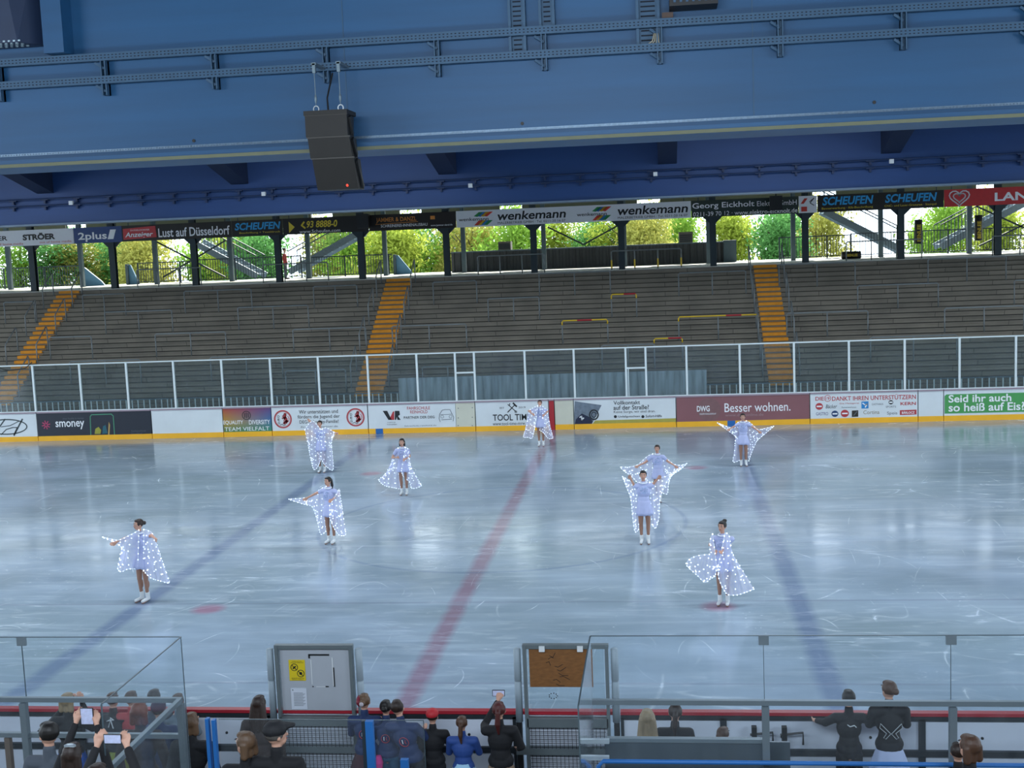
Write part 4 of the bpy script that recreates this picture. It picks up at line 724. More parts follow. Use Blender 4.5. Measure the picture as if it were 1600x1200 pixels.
for (a, b, lb, ply) in ((-1.05, .2, 'left gate in the near boards with frosted glass and notices', False), (2.1, 3.4, 'right gate in the near boards with plywood patched glass', True)):
    t_ = thing('rink_gate', lb, 'gate', ((a+b)/2, -.1, 0), 'gates in the near boards'); zt = 1.99
    mesh_obj('panel', MB().box(a+.15, b-.15, -.06, 0, .02, HB-.04), NP, t_); mesh_obj('cap_rail', MB().box(a+.08, b-.08, -.08, .02, HB-.02, HB+.02), NRED, t_)
    m1 = MB(); m1.box(a+.125, a+.165, -.15, -.05, 0, zt); m1.box(b-.165, b-.125, -.15, -.05, 0, zt); m1.box(a+.12, b-.12, -.14, -.06, zt-.04, zt+.01); m1.box(a+.15, b-.15, -.15, -.06, HB-.16, HB-.045); m1.box(a, b, -.16, -.06, .60, .68); m1.box(a, b, -.16, -.06, .2, .27)
    mesh_obj('frame', m1, pm('gate_frame_grey', '#6f7a7e', .45, .3, .15), t_)
    for x in (a+.05, b-.05): mesh_obj('padded_post', MB().tube([(x, -.1, HB-.1), (x, -.1, 1.52), (x, -.1, 1.53), (x, -.1, 1.54), (x, -.1, zt-.05), (x, -.1, zt-.04)], [.045, .045, .036, .045, .045, .03], 12), pm('post_sleeve', '#93a2ac', .5, .1), t_, smooth=True)
    mesh_obj('lower_post', MB().box(a+.01, a+.08, -.14, -.06, 0, HB-.1), BLACK, t_); mesh_obj('lower_post', MB().box(b-.08, b-.01, -.14, -.06, 0, HB-.1), BLACK, t_)
    m1 = MB()
    x = a+.2
    while x < b-.18: m1.box(x-.003, x+.003, -.158, -.152, .0, HB-.16); x += .05
    z = .05
    while z < HB-.16: m1.box(a+.18, b-.18, -.158, -.152, z-.003, z+.003); z += .05
    mesh_obj('wire_mesh', m1, BLACK, t_)
    if not ply:
        mesh_obj('pane', MB().box(a+.18, b-.18, -.10, -.088, HB+.03, zt-.04), pm('frosted_pane', '#aab0b8', .35, 0, .08, 3), t_)
        ps = mesh_obj('yellow_notice', MB().box(-.76, -.55, -.108, -.101, 1.53, 1.80), pm('notice_yellow', '#d8c022', .5, 0, .03), t_)
        m1 = MB(); m1.ring(-.69, 1.705, .048, .048, .008, -.108, .003, 20); m1.stroke([(-.72, 1.735), (-.66, 1.67)], .008, -.108, .003); m1.ring(-.61, 1.625, .048, .048, .008, -.108, .003, 20); m1.stroke([(-.64, 1.655), (-.58, 1.59)], .008, -.108, .003); m1.disc(-.61, 1.625, .02, .02, -.108, .003, 8); m1.stroke([(-.705, 1.69), (-.675, 1.715)], .018, -.108, .003); mesh_obj('prohibition_signs', m1, KN, ps)
        for q, (x0_, x1_, z0_, z1_) in (('EISFLÄCHE', (-.71, -.59, 1.778, 1.789)), ('RAUCHEN VERBOTEN', (-.73, -.57, 1.760, 1.772)), ('BETRETEN VERBOTEN', (-.73, -.57, 1.555, 1.568)), ('Eltern haften', (-.72, -.58, 1.537, 1.549))): text(q, x0_, x1_, z0_, z1_, -.108, KN, ps, th=.002)
        wn = mesh_obj('white_notice', MB().box(-.755, -.55, -.108, -.101, 1.155, 1.43), pm('paper_white', '#c9d0dc', .6, 0, .02), t_); m1 = MB()
        for k in range(13): m1.box(-.72, -.60+.015*(k % 3), -.110, -.108, 1.2+k*.014, 1.204+k*.014)
        m1.box(-.735, -.72, -.110, -.108, 1.40, 1.415); mesh_obj('print_lines', m1, KG, wn)
        m1 = MB(); m1.box(-.50, -.23, -.106, -.1, 1.855, 1.875); m1.box(-.50, -.48, -.106, -.1, 1.82, 1.87); m1.box(-.19, -.175, -.106, -.1, 1.45, 1.70); m1.box(-.30, -.26, -.106, -.1, 1.445, 1.458); m1.box(-.47, -.455, -.106, -.1, 1.445, 1.458); mesh_obj('tape_remains', m1, BLACK, t_)
        m1 = MB(); m1.box(-.475, -.466, -.106, -.1, 1.48, 1.80); m1.box(-.20, -.188, -.106, -.1, 1.46, 1.83); m1.box(-.42, -.30, -.106, -.1, 1.446, 1.452); mesh_obj('glue_remains', m1, WHITE, t_)
    else:
        mesh_obj('pane', MB().box(a+.18, b-.18, -.10, -.088, HB+.03, zt-.04), GLASS, t_)
        mesh_obj('plywood', MB().box(a+.2, b-.32, -.118, -.104, 1.46, 1.945), pm('plywood_brown', '#7d532b', .6, 0, .4, 4, .1, (3, 1, 9)), t_)
        m1 = MB()
        for k in range(9):
            z = 1.5+k*.045; o_ = random.uniform(-.12, .12); m1.stroke([(2.62+o_, z), (2.66+o_, z+random.uniform(-.03, .03)), (2.72+o_*1.4, z+random.uniform(-.04, .04))], .006, -.118, .002)
        mesh_obj('scribbles', m1, BLACK, t_)
        for x in (2.43, 2.9): mesh_obj('clamp', MB().box(x, x+.07, -.16, -.1, 1.92, 1.99), WHITE, t_)
        m1 = MB(); 
        for k in range(9):
            a_ = k*.7; m1.disc(2.58+.05*math.cos(a_), 1.34+.035*math.sin(a_), .008, .008, -.101, .002, 6)
        mesh_obj('sticker_rest', m1, BLACK, t_)
for k, u in enumerate((1178, 1225)):
    p = onY(u, 1140, -.15); t_ = thing('board_latch', 'dark latch mechanism behind the near boards, %s one' % ('left', 'right')[k], 'latch', (p[0], -.15, .8), 'latches behind the near boards')
    m1 = MB(); m1.box(p[0]-.03, p[0]+.03, -.22, -.15, .6, 1.0); m1.tube([(p[0]-.05, -.2, .9), (p[0]+.22, -.2, .93), (p[0]+.22, -.2, .78)], .014, 6); mesh_obj('lever', m1, BLACK, t_)
# ---------------------------------------------------------------- plexiglass barrier of the near stand
GYN = -2.6; zt = float(onY(1000, 994, GYN)[2]); zr = float(onY(45, 1090, GYN)[2]); zr2 = float(onY(45, 1145, GYN)[2])
xl = float(onY(283, 997, GYN)[0]); xr = float(onY(922, 993, GYN)[0]); DG = pm('pane_edge_dark', '#4a5a62', .3, .2)
def nglass(name_label, a, b, edge=True):
    t_ = thing('plexiglass_panel', name_label, 'glass panel', ((a+b)/2, GYN, .5), 'plexiglass barrier of the near stand')
    mesh_obj('pane', MB().box(a+.004, b-.004, GYN-.006, GYN+.006, .95, zt), NEARGLASS, t_)
    m1 = MB(); m1.box(a, b, GYN-.007, GYN+.007, zt, zt+.006); m1.box(b-.005, b, GYN-.007, GYN+.007, .95, zt); mesh_obj('edge', m1, DG, t_); return t_
xc = float(onY(38, 1050, GYN)[0]); x1c = float(onY(1194, 1050, GYN)[0]); x2c = float(onY(1486, 1050, GYN)[0])
for a, b, lb in ((-5.0, xc, 'clear plexiglass panel at the left edge of the near stand'), (xc, xl, 'clear plexiglass panel left of the aisle'), (xr, x1c, 'clear plexiglass panel right of the aisle in front of the plywood gate'), (x1c, x2c, 'clear plexiglass panel in front of the two dark dressed children'), (x2c, 9.5, 'clear plexiglass panel at the right edge of the near stand')): nglass(lb, a, b)
for i, x in enumerate((xc, x1c, x2c)): single('glass_clamp', MB().box(x-.05, x+.05, GYN-.015, GYN+.015, zt-.09, zt+.002), pm('clamp_grey', '#7d8a92', .4, .5), 'square metal clamp on the near plexiglass top edge, %s' % nth(i), 'clamp', (x, GYN, zt-.05), 'clamps of the near plexiglass')
for (x, lb) in ((xl, 'side plexiglass running towards the camera left of the aisle'), (xr, 'side plexiglass running towards the camera right of the aisle')):
    t_ = thing('plexiglass_panel', lb, 'glass panel', (x, GYN-.8, .5), 'plexiglass barrier of the near stand'); mesh_obj('pane', MB().box(x-.005, x+.005, GYN-1.9, GYN, .95, zt), NEARGLASS, t_)
    m1 = MB(); m1.box(x-.007, x+.007, GYN-1.9, GYN, zt, zt+.006); m1.box(x-.006, x+.006, GYN-1.91, GYN-1.9, .95, zt); mesh_obj('edge', m1, DG, t_)
RG = pm('handrail_grey', '#75828a', .45, .4, .1)
def rail(a, b, z, label, w=.05, cat='handrail'): single('handrail', MB().bar(a, b, w), RG, label, cat, tuple(a), 'grey rails of the near stand')
y_ = GYN-.05
rail((-5, y_, zr), (xl-.02, y_, zr), 0, 'upper grey handrail left of the aisle'); rail((-5, y_, zr2), (xl-.02, y_, zr2), 0, 'lower grey handrail left of the aisle'); rail((-5, y_, 1.38), (xl, y_, 1.38), 0, 'bottom grey rail left of the aisle')
rail((xr, y_, zr-.0), (9.5, y_, zr), 0, 'grey handrail right of the aisle'); rail((xl-.04, y_-.03, zr), (xl-.04, y_-1.9, zr), 0, 'grey handrail running towards the camera left of the aisle')
for i, (x, lb) in enumerate(((xc, 'thick grey post under the left clamp'), (x1c, 'grey post under the middle clamp'), (x2c, 'grey post under the right clamp'), (xl-.03, 'grey post at the glass corner left of the aisle'))):
    single('barrier_post', MB().box(x-.035, x+.035, y_-.06, y_+.01, .5, zr-.03), RG, lb, 'post', (x, y_, .5), 'posts of the near barrier')
p = onY(15, 1180, y_); single('barrier_post', MB().box(p[0]-.03, p[0]+.03, y_-.03, y_+.03, .5, zr2-.03), pm('rail_brownish', '#6a625c', .5, .2), 'short brownish post at the bottom left corner', 'post', (p[0], y_, .5))
# grey sheet panel and blue rail on the right, low glass gate in the middle
a, b = float(onY(945, 1150, -2.3)[0]), float(onY(1193, 1150, -2.3)[0]); z = float(onY(1060, 1152, -2.3)[2])
t_ = thing('bench_wall', 'grey metal wall of the players bench below the near glass', 'wall panel', ((a+b)/2, -2.3, 0)); mesh_obj('sheet', MB().box(a, b, -2.33, -2.3, .0, z-.04), pm('sheet_grey', '#59656f', .35, .5, .15, 1.2), t_); mesh_obj('top_rail', MB().box(a, b, -2.35, -2.28, z-.04, z), RG, t_)
a2, b2 = float(onY(1200, 1160, -1.9)[0]), float(onY(1234, 1160, -1.9)[0]); z2 = float(onY(1215, 1158, -1.9)[2]); single('bench_end_panel', MB().box(a2, b2, -1.93, -1.9, 0, z2), pm('sheet_grey', '#59656f', .35, .5), 'small grey end panel right of the bench wall', 'wall panel', (a2, -1.9, 0))
zb_ = float(onY(1100, 1191, -2.8)[2]); xa_, xb_ = float(onY(935, 1193, -2.8)[0]), 9.0
single('blue_guard_rail', MB().tube([(xa_, -2.8, zb_-.3), (xa_, -2.8, zb_-.05), (xa_+.05, -2.8, zb_), (xb_, -2.8, zb_)], .024, 8), BLUEP, 'bright blue tube rail along the bottom right edge', 'handrail', (xa_, -2.8, zb_-.3), smooth=True)
for (u, v) in ((948, 1158), (948, 1184)):
    p, q = onY(908, v, -2.68), onY(952, v, -2.68); single('hinge_plate', MB().box(p[0], q[0], -2.70, -2.66, p[2]-.02, p[2]+.025), pm('hinge_pale', '#a7b4bd', .4, .3), 'pale hinge plate at the right side glass, %s one' % ('upper' if v < 1170 else 'lower'), 'hinge', tuple(p), 'hinge plates of the aisle gate')
yg = -2.75
for (u0, u1, v, lb) in ((342, 662, 1125, 'low clear plexiglass gate across the aisle'),):
    p, q = onY(u0, v, yg), onY(u1, v, yg); t_ = thing('aisle_gate', lb, 'gate', ((p[0]+q[0])/2, yg, .5)); zz = (p[2]+q[2])/2
    mesh_obj('pane', MB().box(p[0], q[0], yg-.005, yg+.005, .8, zz), NEARGLASS, t_); m1 = MB(); m1.box(p[0], q[0], yg-.006, yg+.006, zz, zz+.006); m1.box(q[0]-.006, q[0], yg-.006, yg+.006, .8, zz); mesh_obj('edge', m1, DG, t_)
for (u, v, lb) in ((324, 1122, 'blue upright left of the aisle gate'), (334, 1124, 'second blue upright left of the aisle gate'), (577, 1126, 'blue upright in front of the navy jackets'), (632, 1186, 'short blue upright right of the navy jackets')):
    p = onY(u, v, yg-.1); w = .018 if u < 340 else .04; single('blue_upright', MB().box(p[0]-w, p[0]+w, yg-.13, yg-.07, .5, p[2]), BLUEP, lb, 'post', (p[0], yg-.1, .5), 'blue uprights of the aisle gate')
p = onY(568, 1126, yg-.1); single('barrier_post', MB().box(p[0]-.02, p[0]+.02, yg-.12, yg-.08, .5, p[2]), DSTEEL, 'dark upright beside the wide blue upright', 'post', (p[0], yg-.1, .5))
# ---------------------------------------------------------------- people
SKIN = pm('skin', '#c99a84', .55, 0, .06, 20); SKIN2 = pm('tan_tights', '#9c7563', .5, 0, .05); EYE = pm('eye_dark', '#1c1614', .3); LIP = pm('lips', '#8c4a48', .5)
EYEW = pm('eye_white', '#c9c4c0', .4)
HAIR = {k: pm('hair_'+k, c, .5, 0, .35, 30, .3, (1, 1, .15)) for k, c in dict(black='#15110f', dark='#2a1c16', brown='#4a3122', light='#5e4632', blond='#8f7c60', red='#4a1a18', auburn='#6a3018', grey='#55504c').items()}
def person(label, x, y, z0, H, yaw=0.0, arms=None, top=None, topmat=None, sleeves='long', bottom=None, botmat=None, hair='short', hcol='dark', feet='shoes', lean=(0, 0), headyaw=0.0, spread=.045, group=None, vox=.011, legmat=None, hemz=.36, hat=None, headonly=False):
    t_ = thing('person', label, 'person', (x, y, z0), group); R = Matrix.Rotation(yaw, 3, 'Z'); lx, ly = lean
    def P(p, o=0): return R@(Vector((p[0]+lx*max(0, p[2]-.5), p[1]+ly*max(0, p[2]-.5), p[2]))*H)
    def Q(p): return R@(Vector(p)*H)
    if arms is None: arms = [((-.15, .01, .64), (-.145, -.03, .50)), ((.15, .01, .64), (.145, -.03, .50))]
    b = MB()
    def ell(c, r, rz=0.0, tgt=None, raw=False): (tgt or b).ell(P(c), tuple(k*H for k in r), 14, 8, yaw+rz)
    ell((0, 0, .525), (.083, .058, .07)); ell((0, 0, .615), (.064, .046, .08)); ell((0, 0, .72), (.082, .053, .09))
    b.cap(P((-.085, .005, .795)), .032*H, P((.085, .005, .795)), .032*H); b.cap(P((0, .008, .80)), .030*H, P((0, 0, .885)), .027*H)
    # head: face looks along -y turned by headyaw
    hc = Vector((0, -.004, .94)); RH = Matrix.Rotation(headyaw, 3, 'Z')
    def HP(p): q = hc+RH@Vector(p); return (q.x, q.y, q.z)
    ell(HP((0, 0, .005)), (.044, .053, .055), headyaw); ell(HP((0, -.018, -.032)), (.031, .034, .030), headyaw)
    b.cap(P(HP((0, -.050, .004))), .0045*H, P(HP((0, -.058, -.012))), .0075*H, 8)
    for s in (-1, 1): ell(HP((s*.045, .004, -.006)), (.006, .011, .015), headyaw)
    hands = []
    for s in (-1, 1):
        b.cap(P((s*.045, 0, .50)), .05*H, P((s*(spread+.004), -.004, .28)), .031*H); b.cap(P((s*(spread+.004), -.004, .28)), .031*H, P((s*spread, .012, .05)), .018*H)
        ell((s*(spread+.002), .014, .215), (.028, .031, .06)); b.cap(P((s*spread, .012, .035)), .022*H, P((s*(spread+.008), -.085, .018)), .018*H)
        el, ha = (Vector(q) for q in arms[(s+1)//2]); sh = (s*.105, .004, .79)
        b.cap(P(sh), .029*H, Q(el), .021*H); b.cap(Q(el), .022*H, Q(ha), .013*H)
        d = (ha-el).normalized(); side = d.cross(Vector((0, 1, .01))).normalized()
        if side.length < .5: side = Vector((1, 0, 0))
        nrm = side.cross(d).normalized(); b.cap(Q(ha), .0145*H, Q(ha+d*.030), .018*H)
        for k in range(4):
            ln = (.040, .046, .043, .034)[k]; o = side*((k-1.5)*.0108); p0 = ha+d*.040+o; p1 = p0+d*ln*.55-nrm*.004+o*.1; p2 = p1+d*ln*.4-nrm*.012
            b.cap(Q(p0), .0052*H, Q(p1), .005*H, 7); b.cap(Q(p1), .005*H, Q(p2), .0045*H, 7)
        q0 = ha+d*.012+side*(-s*.014); q1 = q0+d*.024-side*s*.016-nrm*.005; b.cap(Q(q0), .007*H, Q(q1), .0055*H, 7); q2 = q1+d*.018; b.cap(Q(q1), .0055*H, Q(q2), .0048*H, 7)
    body = remesh(b, 'body', SKIN, t_, vox*.85, 2)
    if legmat:
        body.data.materials.append(legmat); mi = [1 if (q.center.z < .50*H) and math.hypot(q.center.x, q.center.y) < .12*H else 0 for q in body.data.polygons]; body.data.polygons.foreach_set('material_index', mi)
    def put(name, mb, mat, smooth=True):                # mesh given in the person's own frame
        me = bpy.data.meshes.new(name); me.from_pydata(mb.V, [], mb.F); me.materials.append(mat); me.polygons.foreach_set('use_smooth', [smooth]*len(me.polygons))
        o = bpy.data.objects.new(name, me); COL.objects.link(o); o.parent = t_; return o
    m1 = MB(); m2 = MB(); m3 = MB()
    for s in (-1, 1): m1.ell(P(HP((s*.017, -.0485, .010))), (.0095*H, .0045*H, .0055*H), 8, 5, yaw+headyaw); m2.ell(P(HP((s*.017, -.0515, .010))), (.0055*H, .0035*H, .0055*H), 8, 5, yaw+headyaw); m2.ell(P(HP((s*.018, -.050, .022))), (.0125*H, .0045*H, .003*H), 8, 5, yaw+headyaw)
    m3.ell(P(HP((0, -.050, -.030))), (.014*H, .0055*H, .005*H), 8, 5, yaw+headyaw); put('eyes', m1, EYEW); put('pupils_and_brows', m2, EYE); put('mouth', m3, LIP)
    # hair
    h = MB()
    if hair != 'none':
        h.ell(P(HP((0, .012, .018))), (.050*H, .052*H, .052*H), 14, 8, yaw+headyaw)
        for s in (-1, 1): h.ell(P(HP((s*.034, .008, .012))), (.017*H, .036*H, .034*H), 10, 6, yaw+headyaw)
        h.ell(P(HP((0, -.020, .047))), (.036*H, .028*H, .016*H), 10, 6, yaw+headyaw)
        if hair == 'bun': h.ell(P(HP((0, .068, .010))), (.026*H, .024*H, .026*H), 10, 6)
        if hair == 'topbun': h.ell(P(HP((.01, .045, .062))), (.028*H, .028*H, .022*H), 10, 6)
        if hair == 'pony': h.ell(P(HP((0, .062, .015))), (.016*H, .016*H, .016*H), 8, 5); h.cap(P(HP((0, .070, .005))), .020*H, P(HP((.004, .078, -.075))), .023*H); h.cap(P(HP((.004, .078, -.075))), .023*H, P(HP((0, .070, -.15))), .009*H)
        if hair == 'long': 
            for k in (-1, 0, 1): h.cap(P(HP((k*.028, .030, .0))), .030*H, P(HP((k*.042, .050, -.10))), .028*H); h.cap(P(HP((k*.042, .050, -.10))), .028*H, P(HP((k*.034, .058, -.18))), .016*H)
        if hair == 'bob':
            for k in (-1, 0, 1): h.cap(P(HP((k*.032, .024, .0))), .026*H, P(HP((k*.038, .026, -.055))), .022*H)
        remesh(h, 'hair', HAIR[hcol], t_, vox*.85, 2)
    if hat:
        m1 = MB(); m1.ell(P(HP((0, .006, .028))), (.056*H, .062*H, .048*H), 16, 8, yaw+headyaw); m1.cap(P(HP((-.02, -.05, .035))), .016*H, P(HP((-.012, -.092, .030))), .008*H); m1.cap(P(HP((.02, -.05, .035))), .016*H, P(HP((.012, -.092, .030))), .008*H); m1.cap(P(HP((0, -.05, .036))), .016*H, P(HP((0, -.098, .030))), .008*H)
        remesh(m1, 'cap', hat, t_, vox, 1)
    # clothes
    g_ = .014
    if top:
        m1 = MB()
        def e2(c, r): m1.ell(P(c), tuple(k*H for k in r), 16, 8, yaw)
        e2((0, 0, .60), (.078, .062, .10)); e2((0, 0, .715), (.094, .066, .10)); m1.cap(P((-.09, .005, .79)), .042*H, P((.09, .005, .79)), .042*H)
        if top in ('jacket', 'tee'): e2((0, 0, .545), (.094, .072, .07)); m1.cap(P((-.035, 0, .56)), .062*H, P((.035, 0, .56)), .062*H)
        if top == 'jacket': m1.cap(P((0, .006, .81)), .038*H, P((0, .004, .86)), .034*H)
        if top == 'dress': m1.cap(P((0, .006, .81)), .034*H, P((0, .004, .848)), .031*H)
        for s in (-1, 1):
            el, ha = (Vector(q) for q in arms[(s+1)//2]); sh = (s*.105, .004, .79); k = {'long': 1.0, 'short': .45, 'none': .12}[sleeves]
            if k == 1.0: m1.cap(P(sh), .040*H, Q(el), .033*H); m1.cap(Q(el), .033*H, Q(el.lerp(ha, .93)), .022*H)
            else: shw = Vector((sh[0]+lx*.29, sh[1]+ly*.29, sh[2])); m1.cap(P(sh), .038*H, Q(shw.lerp(el, k)), .032*H)
        remesh(m1, {'jacket': 'jacket', 'tee': 'shirt', 'dress': 'bodice'}[top], topmat, t_, vox, 3)
    if bottom in ('skirt', 'dress'):
        rings = []; n_ = 40; zt_ = .60 if bottom == 'dress' else .545
        for q in range(7):
            f = q/6; z = zt_+(hemz-zt_)*f; fl = .55 if (bottom == 'dress' and feet == 'skates') else 1.0; rx = .078+.065*fl*f**.8; ry = .060+.062*fl*f**.8
            rings.append([P((rx*(1+.07*f*math.cos(9*a))*math.cos(a), ry*(1+.07*f*math.cos(9*a))*math.sin(a), z+.008*f*math.sin(9*a))) for a in [2*math.pi*k/n_ for k in range(n_)]])
        put('skirt', MB().loft(rings), botmat or topmat)
    if bottom in ('trousers', 'shorts'):
        m1 = MB(); m1.ell(P((0, 0, .525)), (.092*H, .070*H, .055*H), 14, 8, yaw); ze = .06 if bottom == 'trousers' else .40
        for s in (-1, 1):
            k1 = (s*(spread+.004), -.004, max(ze, .28)); m1.cap(P((s*.045, 0, .49)), .060*H, P(k1), (.042 if bottom == 'trousers' else .052)*H)
            if bottom == 'trousers': m1.cap(P(k1), .042*H, P((s*spread, .012, ze)), .034*H)
        remesh(m1, bottom, botmat, t_, vox, 2)
    if feet == 'skates':
        for s in (-1, 1):
            m1 = MB(); m1.cap(P((s*spread, .012, .105)), .029*H, P((s*spread, .014, .05)), .027*H); m1.cap(P((s*spread, .016, .040)), .026*H, P((s*(spread+.008), -.085, .032)), .021*H); bt_ = remesh(m1, 'skate', WHITE, t_, vox*.8, 1)
            m2 = MB(); a, b_ = P((s*spread, .045, .008)), P((s*(spread+.009), -.11, .008)); m2.bar(a, b_, .004, .010); m2.bar(P((s*spread, .03, .008)), P((s*spread, .03, .022)), .012); m2.bar(P((s*(spread+.006), -.07, .008)), P((s*(spread+.006), -.07, .018)), .012)
            o = put('blade', m2, STEEL, False); o.parent = bt_
    elif feet == 'shoes':
        for s in (-1, 1): m1 = MB(); m1.cap(P((s*spread, .014, .032)), .030*H, P((s*(spread+.008), -.085, .022)), .024*H); put('shoe', m1, BLACK)
    pass
    return t_, P, Q, put

LED = pm('led_light', '#ffffff', .4, emit='#dcefff', es=2.2); LAV = pm('dress_lavender', '#b3bbe0', .5, 0, .12, 9); COLLAR = pm('collar_white', '#e6ecff', .5); SEQ = pm('sequin_silver', '#8fa6c8', .3, .5, .4, 60)
def wing(t_, cols, org, sc, y0, dy_in, dy_out, mirror=1, seed=0):
    rs_ = random.Random(seed); ox, oy = org; pts = [((ox+a/sc, oy+b/sc), (ox+c/sc, oy+d/sc)) for (a, b), (c, d) in cols]; NU, NV = 26, 22
    def cr(P0, P1, P2, P3, t): return tuple(.5*((2*b)+(-a+c)*t+(2*a-5*b+4*c-d)*t*t+(-a+3*b-3*c+d)*t**3) for a, b, c, d in zip(P0, P1, P2, P3))
    def samp(L_, s):
        n_ = len(L_)-1; f = s*n_; i = min(int(f), n_-1); t = f-i; return cr(L_[max(i-1, 0)], L_[i], L_[i+1], L_[min(i+2, n_)], t)
    T = [p[0] for p in pts]; Bm = [p[1] for p in pts]
    def S(s, t):
        a, b = samp(T, s), samp(Bm, s); u, v = a[0]+(b[0]-a[0])*t, a[1]+(b[1]-a[1])*t
        y = y0+dy_in+(dy_out-dy_in)*s + .055*math.sin(s*15+seed)*(t**.7)*(1-.3*s) + .03*math.sin(s*31+1)*t; p = onY(u, v, y); return Vector(p)
    mb = MB(); G = [[S(i/NU, j/NV) for j in range(NV+1)] for i in range(NU+1)]
    vs = [p for r in G for p in r]; nb = len(vs); vs += [p+Vector((0, .004, 0)) for p in vs[:nb]]; fs = []
    for i in range(NU):
        for j in range(NV): a = i*(NV+1)+j; q = (a, a+1, a+NV+2, a+NV+1); fs.append(q)
    mb.add(vs[:nb], fs); mesh_obj('cape_wing', mb, CAPE, t_, smooth=True)
    L_ = MB(); r = .011
    def dot(p, r=r): L_.ell((p.x, p.y-.008, p.z), (r, r, r), 6, 4)
    def walk(f, step):
        prev = f(0); acc = 0; dot(prev)
        for k in range(1, 201):
            p = f(k/200); acc += (p-prev).length
            if acc > step: dot(p); acc = 0
            prev = p
    walk(lambda q: S(q, 1), .085); walk(lambda q: S(q, 0), .10); walk(lambda q: S(0, q), .12); walk(lambda q: S(1, q), .12)
    for s in (.18, .4, .62, .84): walk(lambda q, s=s: S(s+.04*math.sin(q*4), .12+.8*q), .14)
    for _ in range(16): dot(S(rs_.uniform(.05, .95), rs_.uniform(.3, .97)))
    tag(mesh_obj('led_lights', L_, LED, t_), kind='stuff')
    hem = MB(); hem.tube([S(k/30, 1) for k in range(31)], .008, 5); hem.tube([S(k/30, 0) for k in range(31)], .007, 5); hem.tube([S(0, k/20) for k in range(21)], .007, 5); mesh_obj('cape_hem', hem, COLLAR, t_, smooth=True)
SK = []
def skater(label, fu, fv, hv, org, sc, armpx, wings, yaw=0, headyaw=0, hair='bun', hcol='dark', hem=.42, spread=.045, lean=0.0):
    foot = onZ(fu, fv); y = foot[1]; top_ = onY(fu-(6 if yaw < 0 else 0), hv, y)[2]; H = float(top_)/1.005
    x = float(foot[0]); arms = []
    for s, ((eu, ev), (hu, hv_), (ey, hy)) in zip((-1, 1), armpx):
        e = onY(org[0]+eu/sc, org[1]+ev/sc, y+ey); h = onY(org[0]+hu/sc, org[1]+hv_/sc, y+hy)
        Ri = Matrix.Rotation(-yaw, 3, 'Z'); arms.append((tuple(Ri@Vector((e[0]-x, e[1]-y, e[2]))/H), tuple(Ri@Vector((h[0]-x, h[1]-y, h[2]))/H)))
    t_, P, Q, put = person(label, x, y, 0.0, H, yaw, arms, 'dress', LAV, 'short', 'dress', LAV, hair, hcol, 'skates', lean=(lean, 0), headyaw=headyaw, spread=spread, group='figure skaters in light capes', legmat=SKIN2, hemz=hem)
    m1 = MB(); m1.tube([P((.046*math.cos(a), .042*math.sin(a)-.002, .842+.006*math.sin(a))) for a in [2*math.pi*k/16 for k in range(17)]], .011*H, 6); put('collar', m1, COLLAR)
    m1 = MB()
    for k in range(26):
        a = random.uniform(-1, 1); z = random.uniform(.70, .80); m1.ell(P((a*.055, -.066, z)), (.007*H, .005*H, .007*H), 6, 4)
    put('sequins', m1, SEQ, False)
    for k, (cols, d0, d1) in enumerate(wings): wing(t_, cols, org, sc, y, d0, d1, seed=len(SK)*3+k)
    SK.append(t_)
skater('skater nearest the left edge with one arm stretched left, glowing white cape', 226, 940, 811, (150, 790), 7.5, [((340, 385), (245, 425), (0, -.05)), ((650, 350), (692, 385), (-.12, -.25))],
  [([((505, 285), (490, 735)), ((430, 330), (370, 745)), ((380, 355), (290, 775)), ((320, 385), (258, 710)), ((260, 405), (370, 590)), ((190, 395), (260, 455)), ((80, 368), (84, 374))], -.16, .0), ([((560, 280), (560, 765)), ((605, 290), (640, 845)), ((650, 315), (740, 878)), ((690, 370), (845, 905)), ((705, 450), (862, 880))], -.16, .0)], yaw=-.35, headyaw=-.5, hair='bun')
skater('skater in front of the lion emblem boards raising the left side of her cape', 504, 738, 657, (440, 650), 5.717, [((300, 85), (262, 52), (0, .02)), ((430, 140), (478, 150), (0, -.05))],
  [([((345, 115), (350, 385)), ((325, 90), (325, 450)), ((290, 50), (290, 478)), ((250, 62), (262, 390)), ((207, 125), (240, 270))], -.10, -.06), ([((362, 118), (352, 385)), ((392, 105), (400, 450)), ((425, 118), (462, 472)), ((455, 135), (445, 250)), ((484, 150), (472, 165))], -.10, -.06)], headyaw=.1, hair='short', hcol='black')
skater('skater left of centre pointing her cape tip to the left, dark ponytail', 518, 849, 745, (440, 650), 5.717, [((310, 690), (235, 728), (0, -.05)), ((512, 695), (455, 745), (-.05, -.2))],
  [([((400, 628), (395, 1030)), ((368, 640), (350, 1055)), ((325, 668), (318, 930)), ((280, 698), (275, 812)), ((230, 728), (200, 788)), ((66, 742), (70, 747))], .12, .06), ([((430, 800), (430, 905)), ((462, 745), (468, 1000)), ((495, 690), (515, 1062)), ((515, 650), (568, 1066)), ((520, 690), (572, 1030))], -.2, -.1)], yaw=-.2, headyaw=-.35, hair='pony', hcol='black')
skater('skater left of the red centre line with wide low cape, hands at her hips', 632, 773, 685, (570, 670), 10, [((430, 450), (500, 450), (.02, -.1)), ((700, 430), (640, 470), (.02, -.1))],
  [([((520, 300), (560, 940)), ((490, 315), (420, 915)), ((455, 370), (300, 882)), ((450, 560), (218, 805)), ((440, 650), (228, 790))], .12, .10), ([((632, 290), (572, 655)), ((652, 290), (605, 745)), ((672, 315), (700, 832)), ((690, 390), (740, 932)), ((705, 560), (880, 895)), ((722, 620), (870, 862))], -.12, .05)], hair='bob', hcol='black')
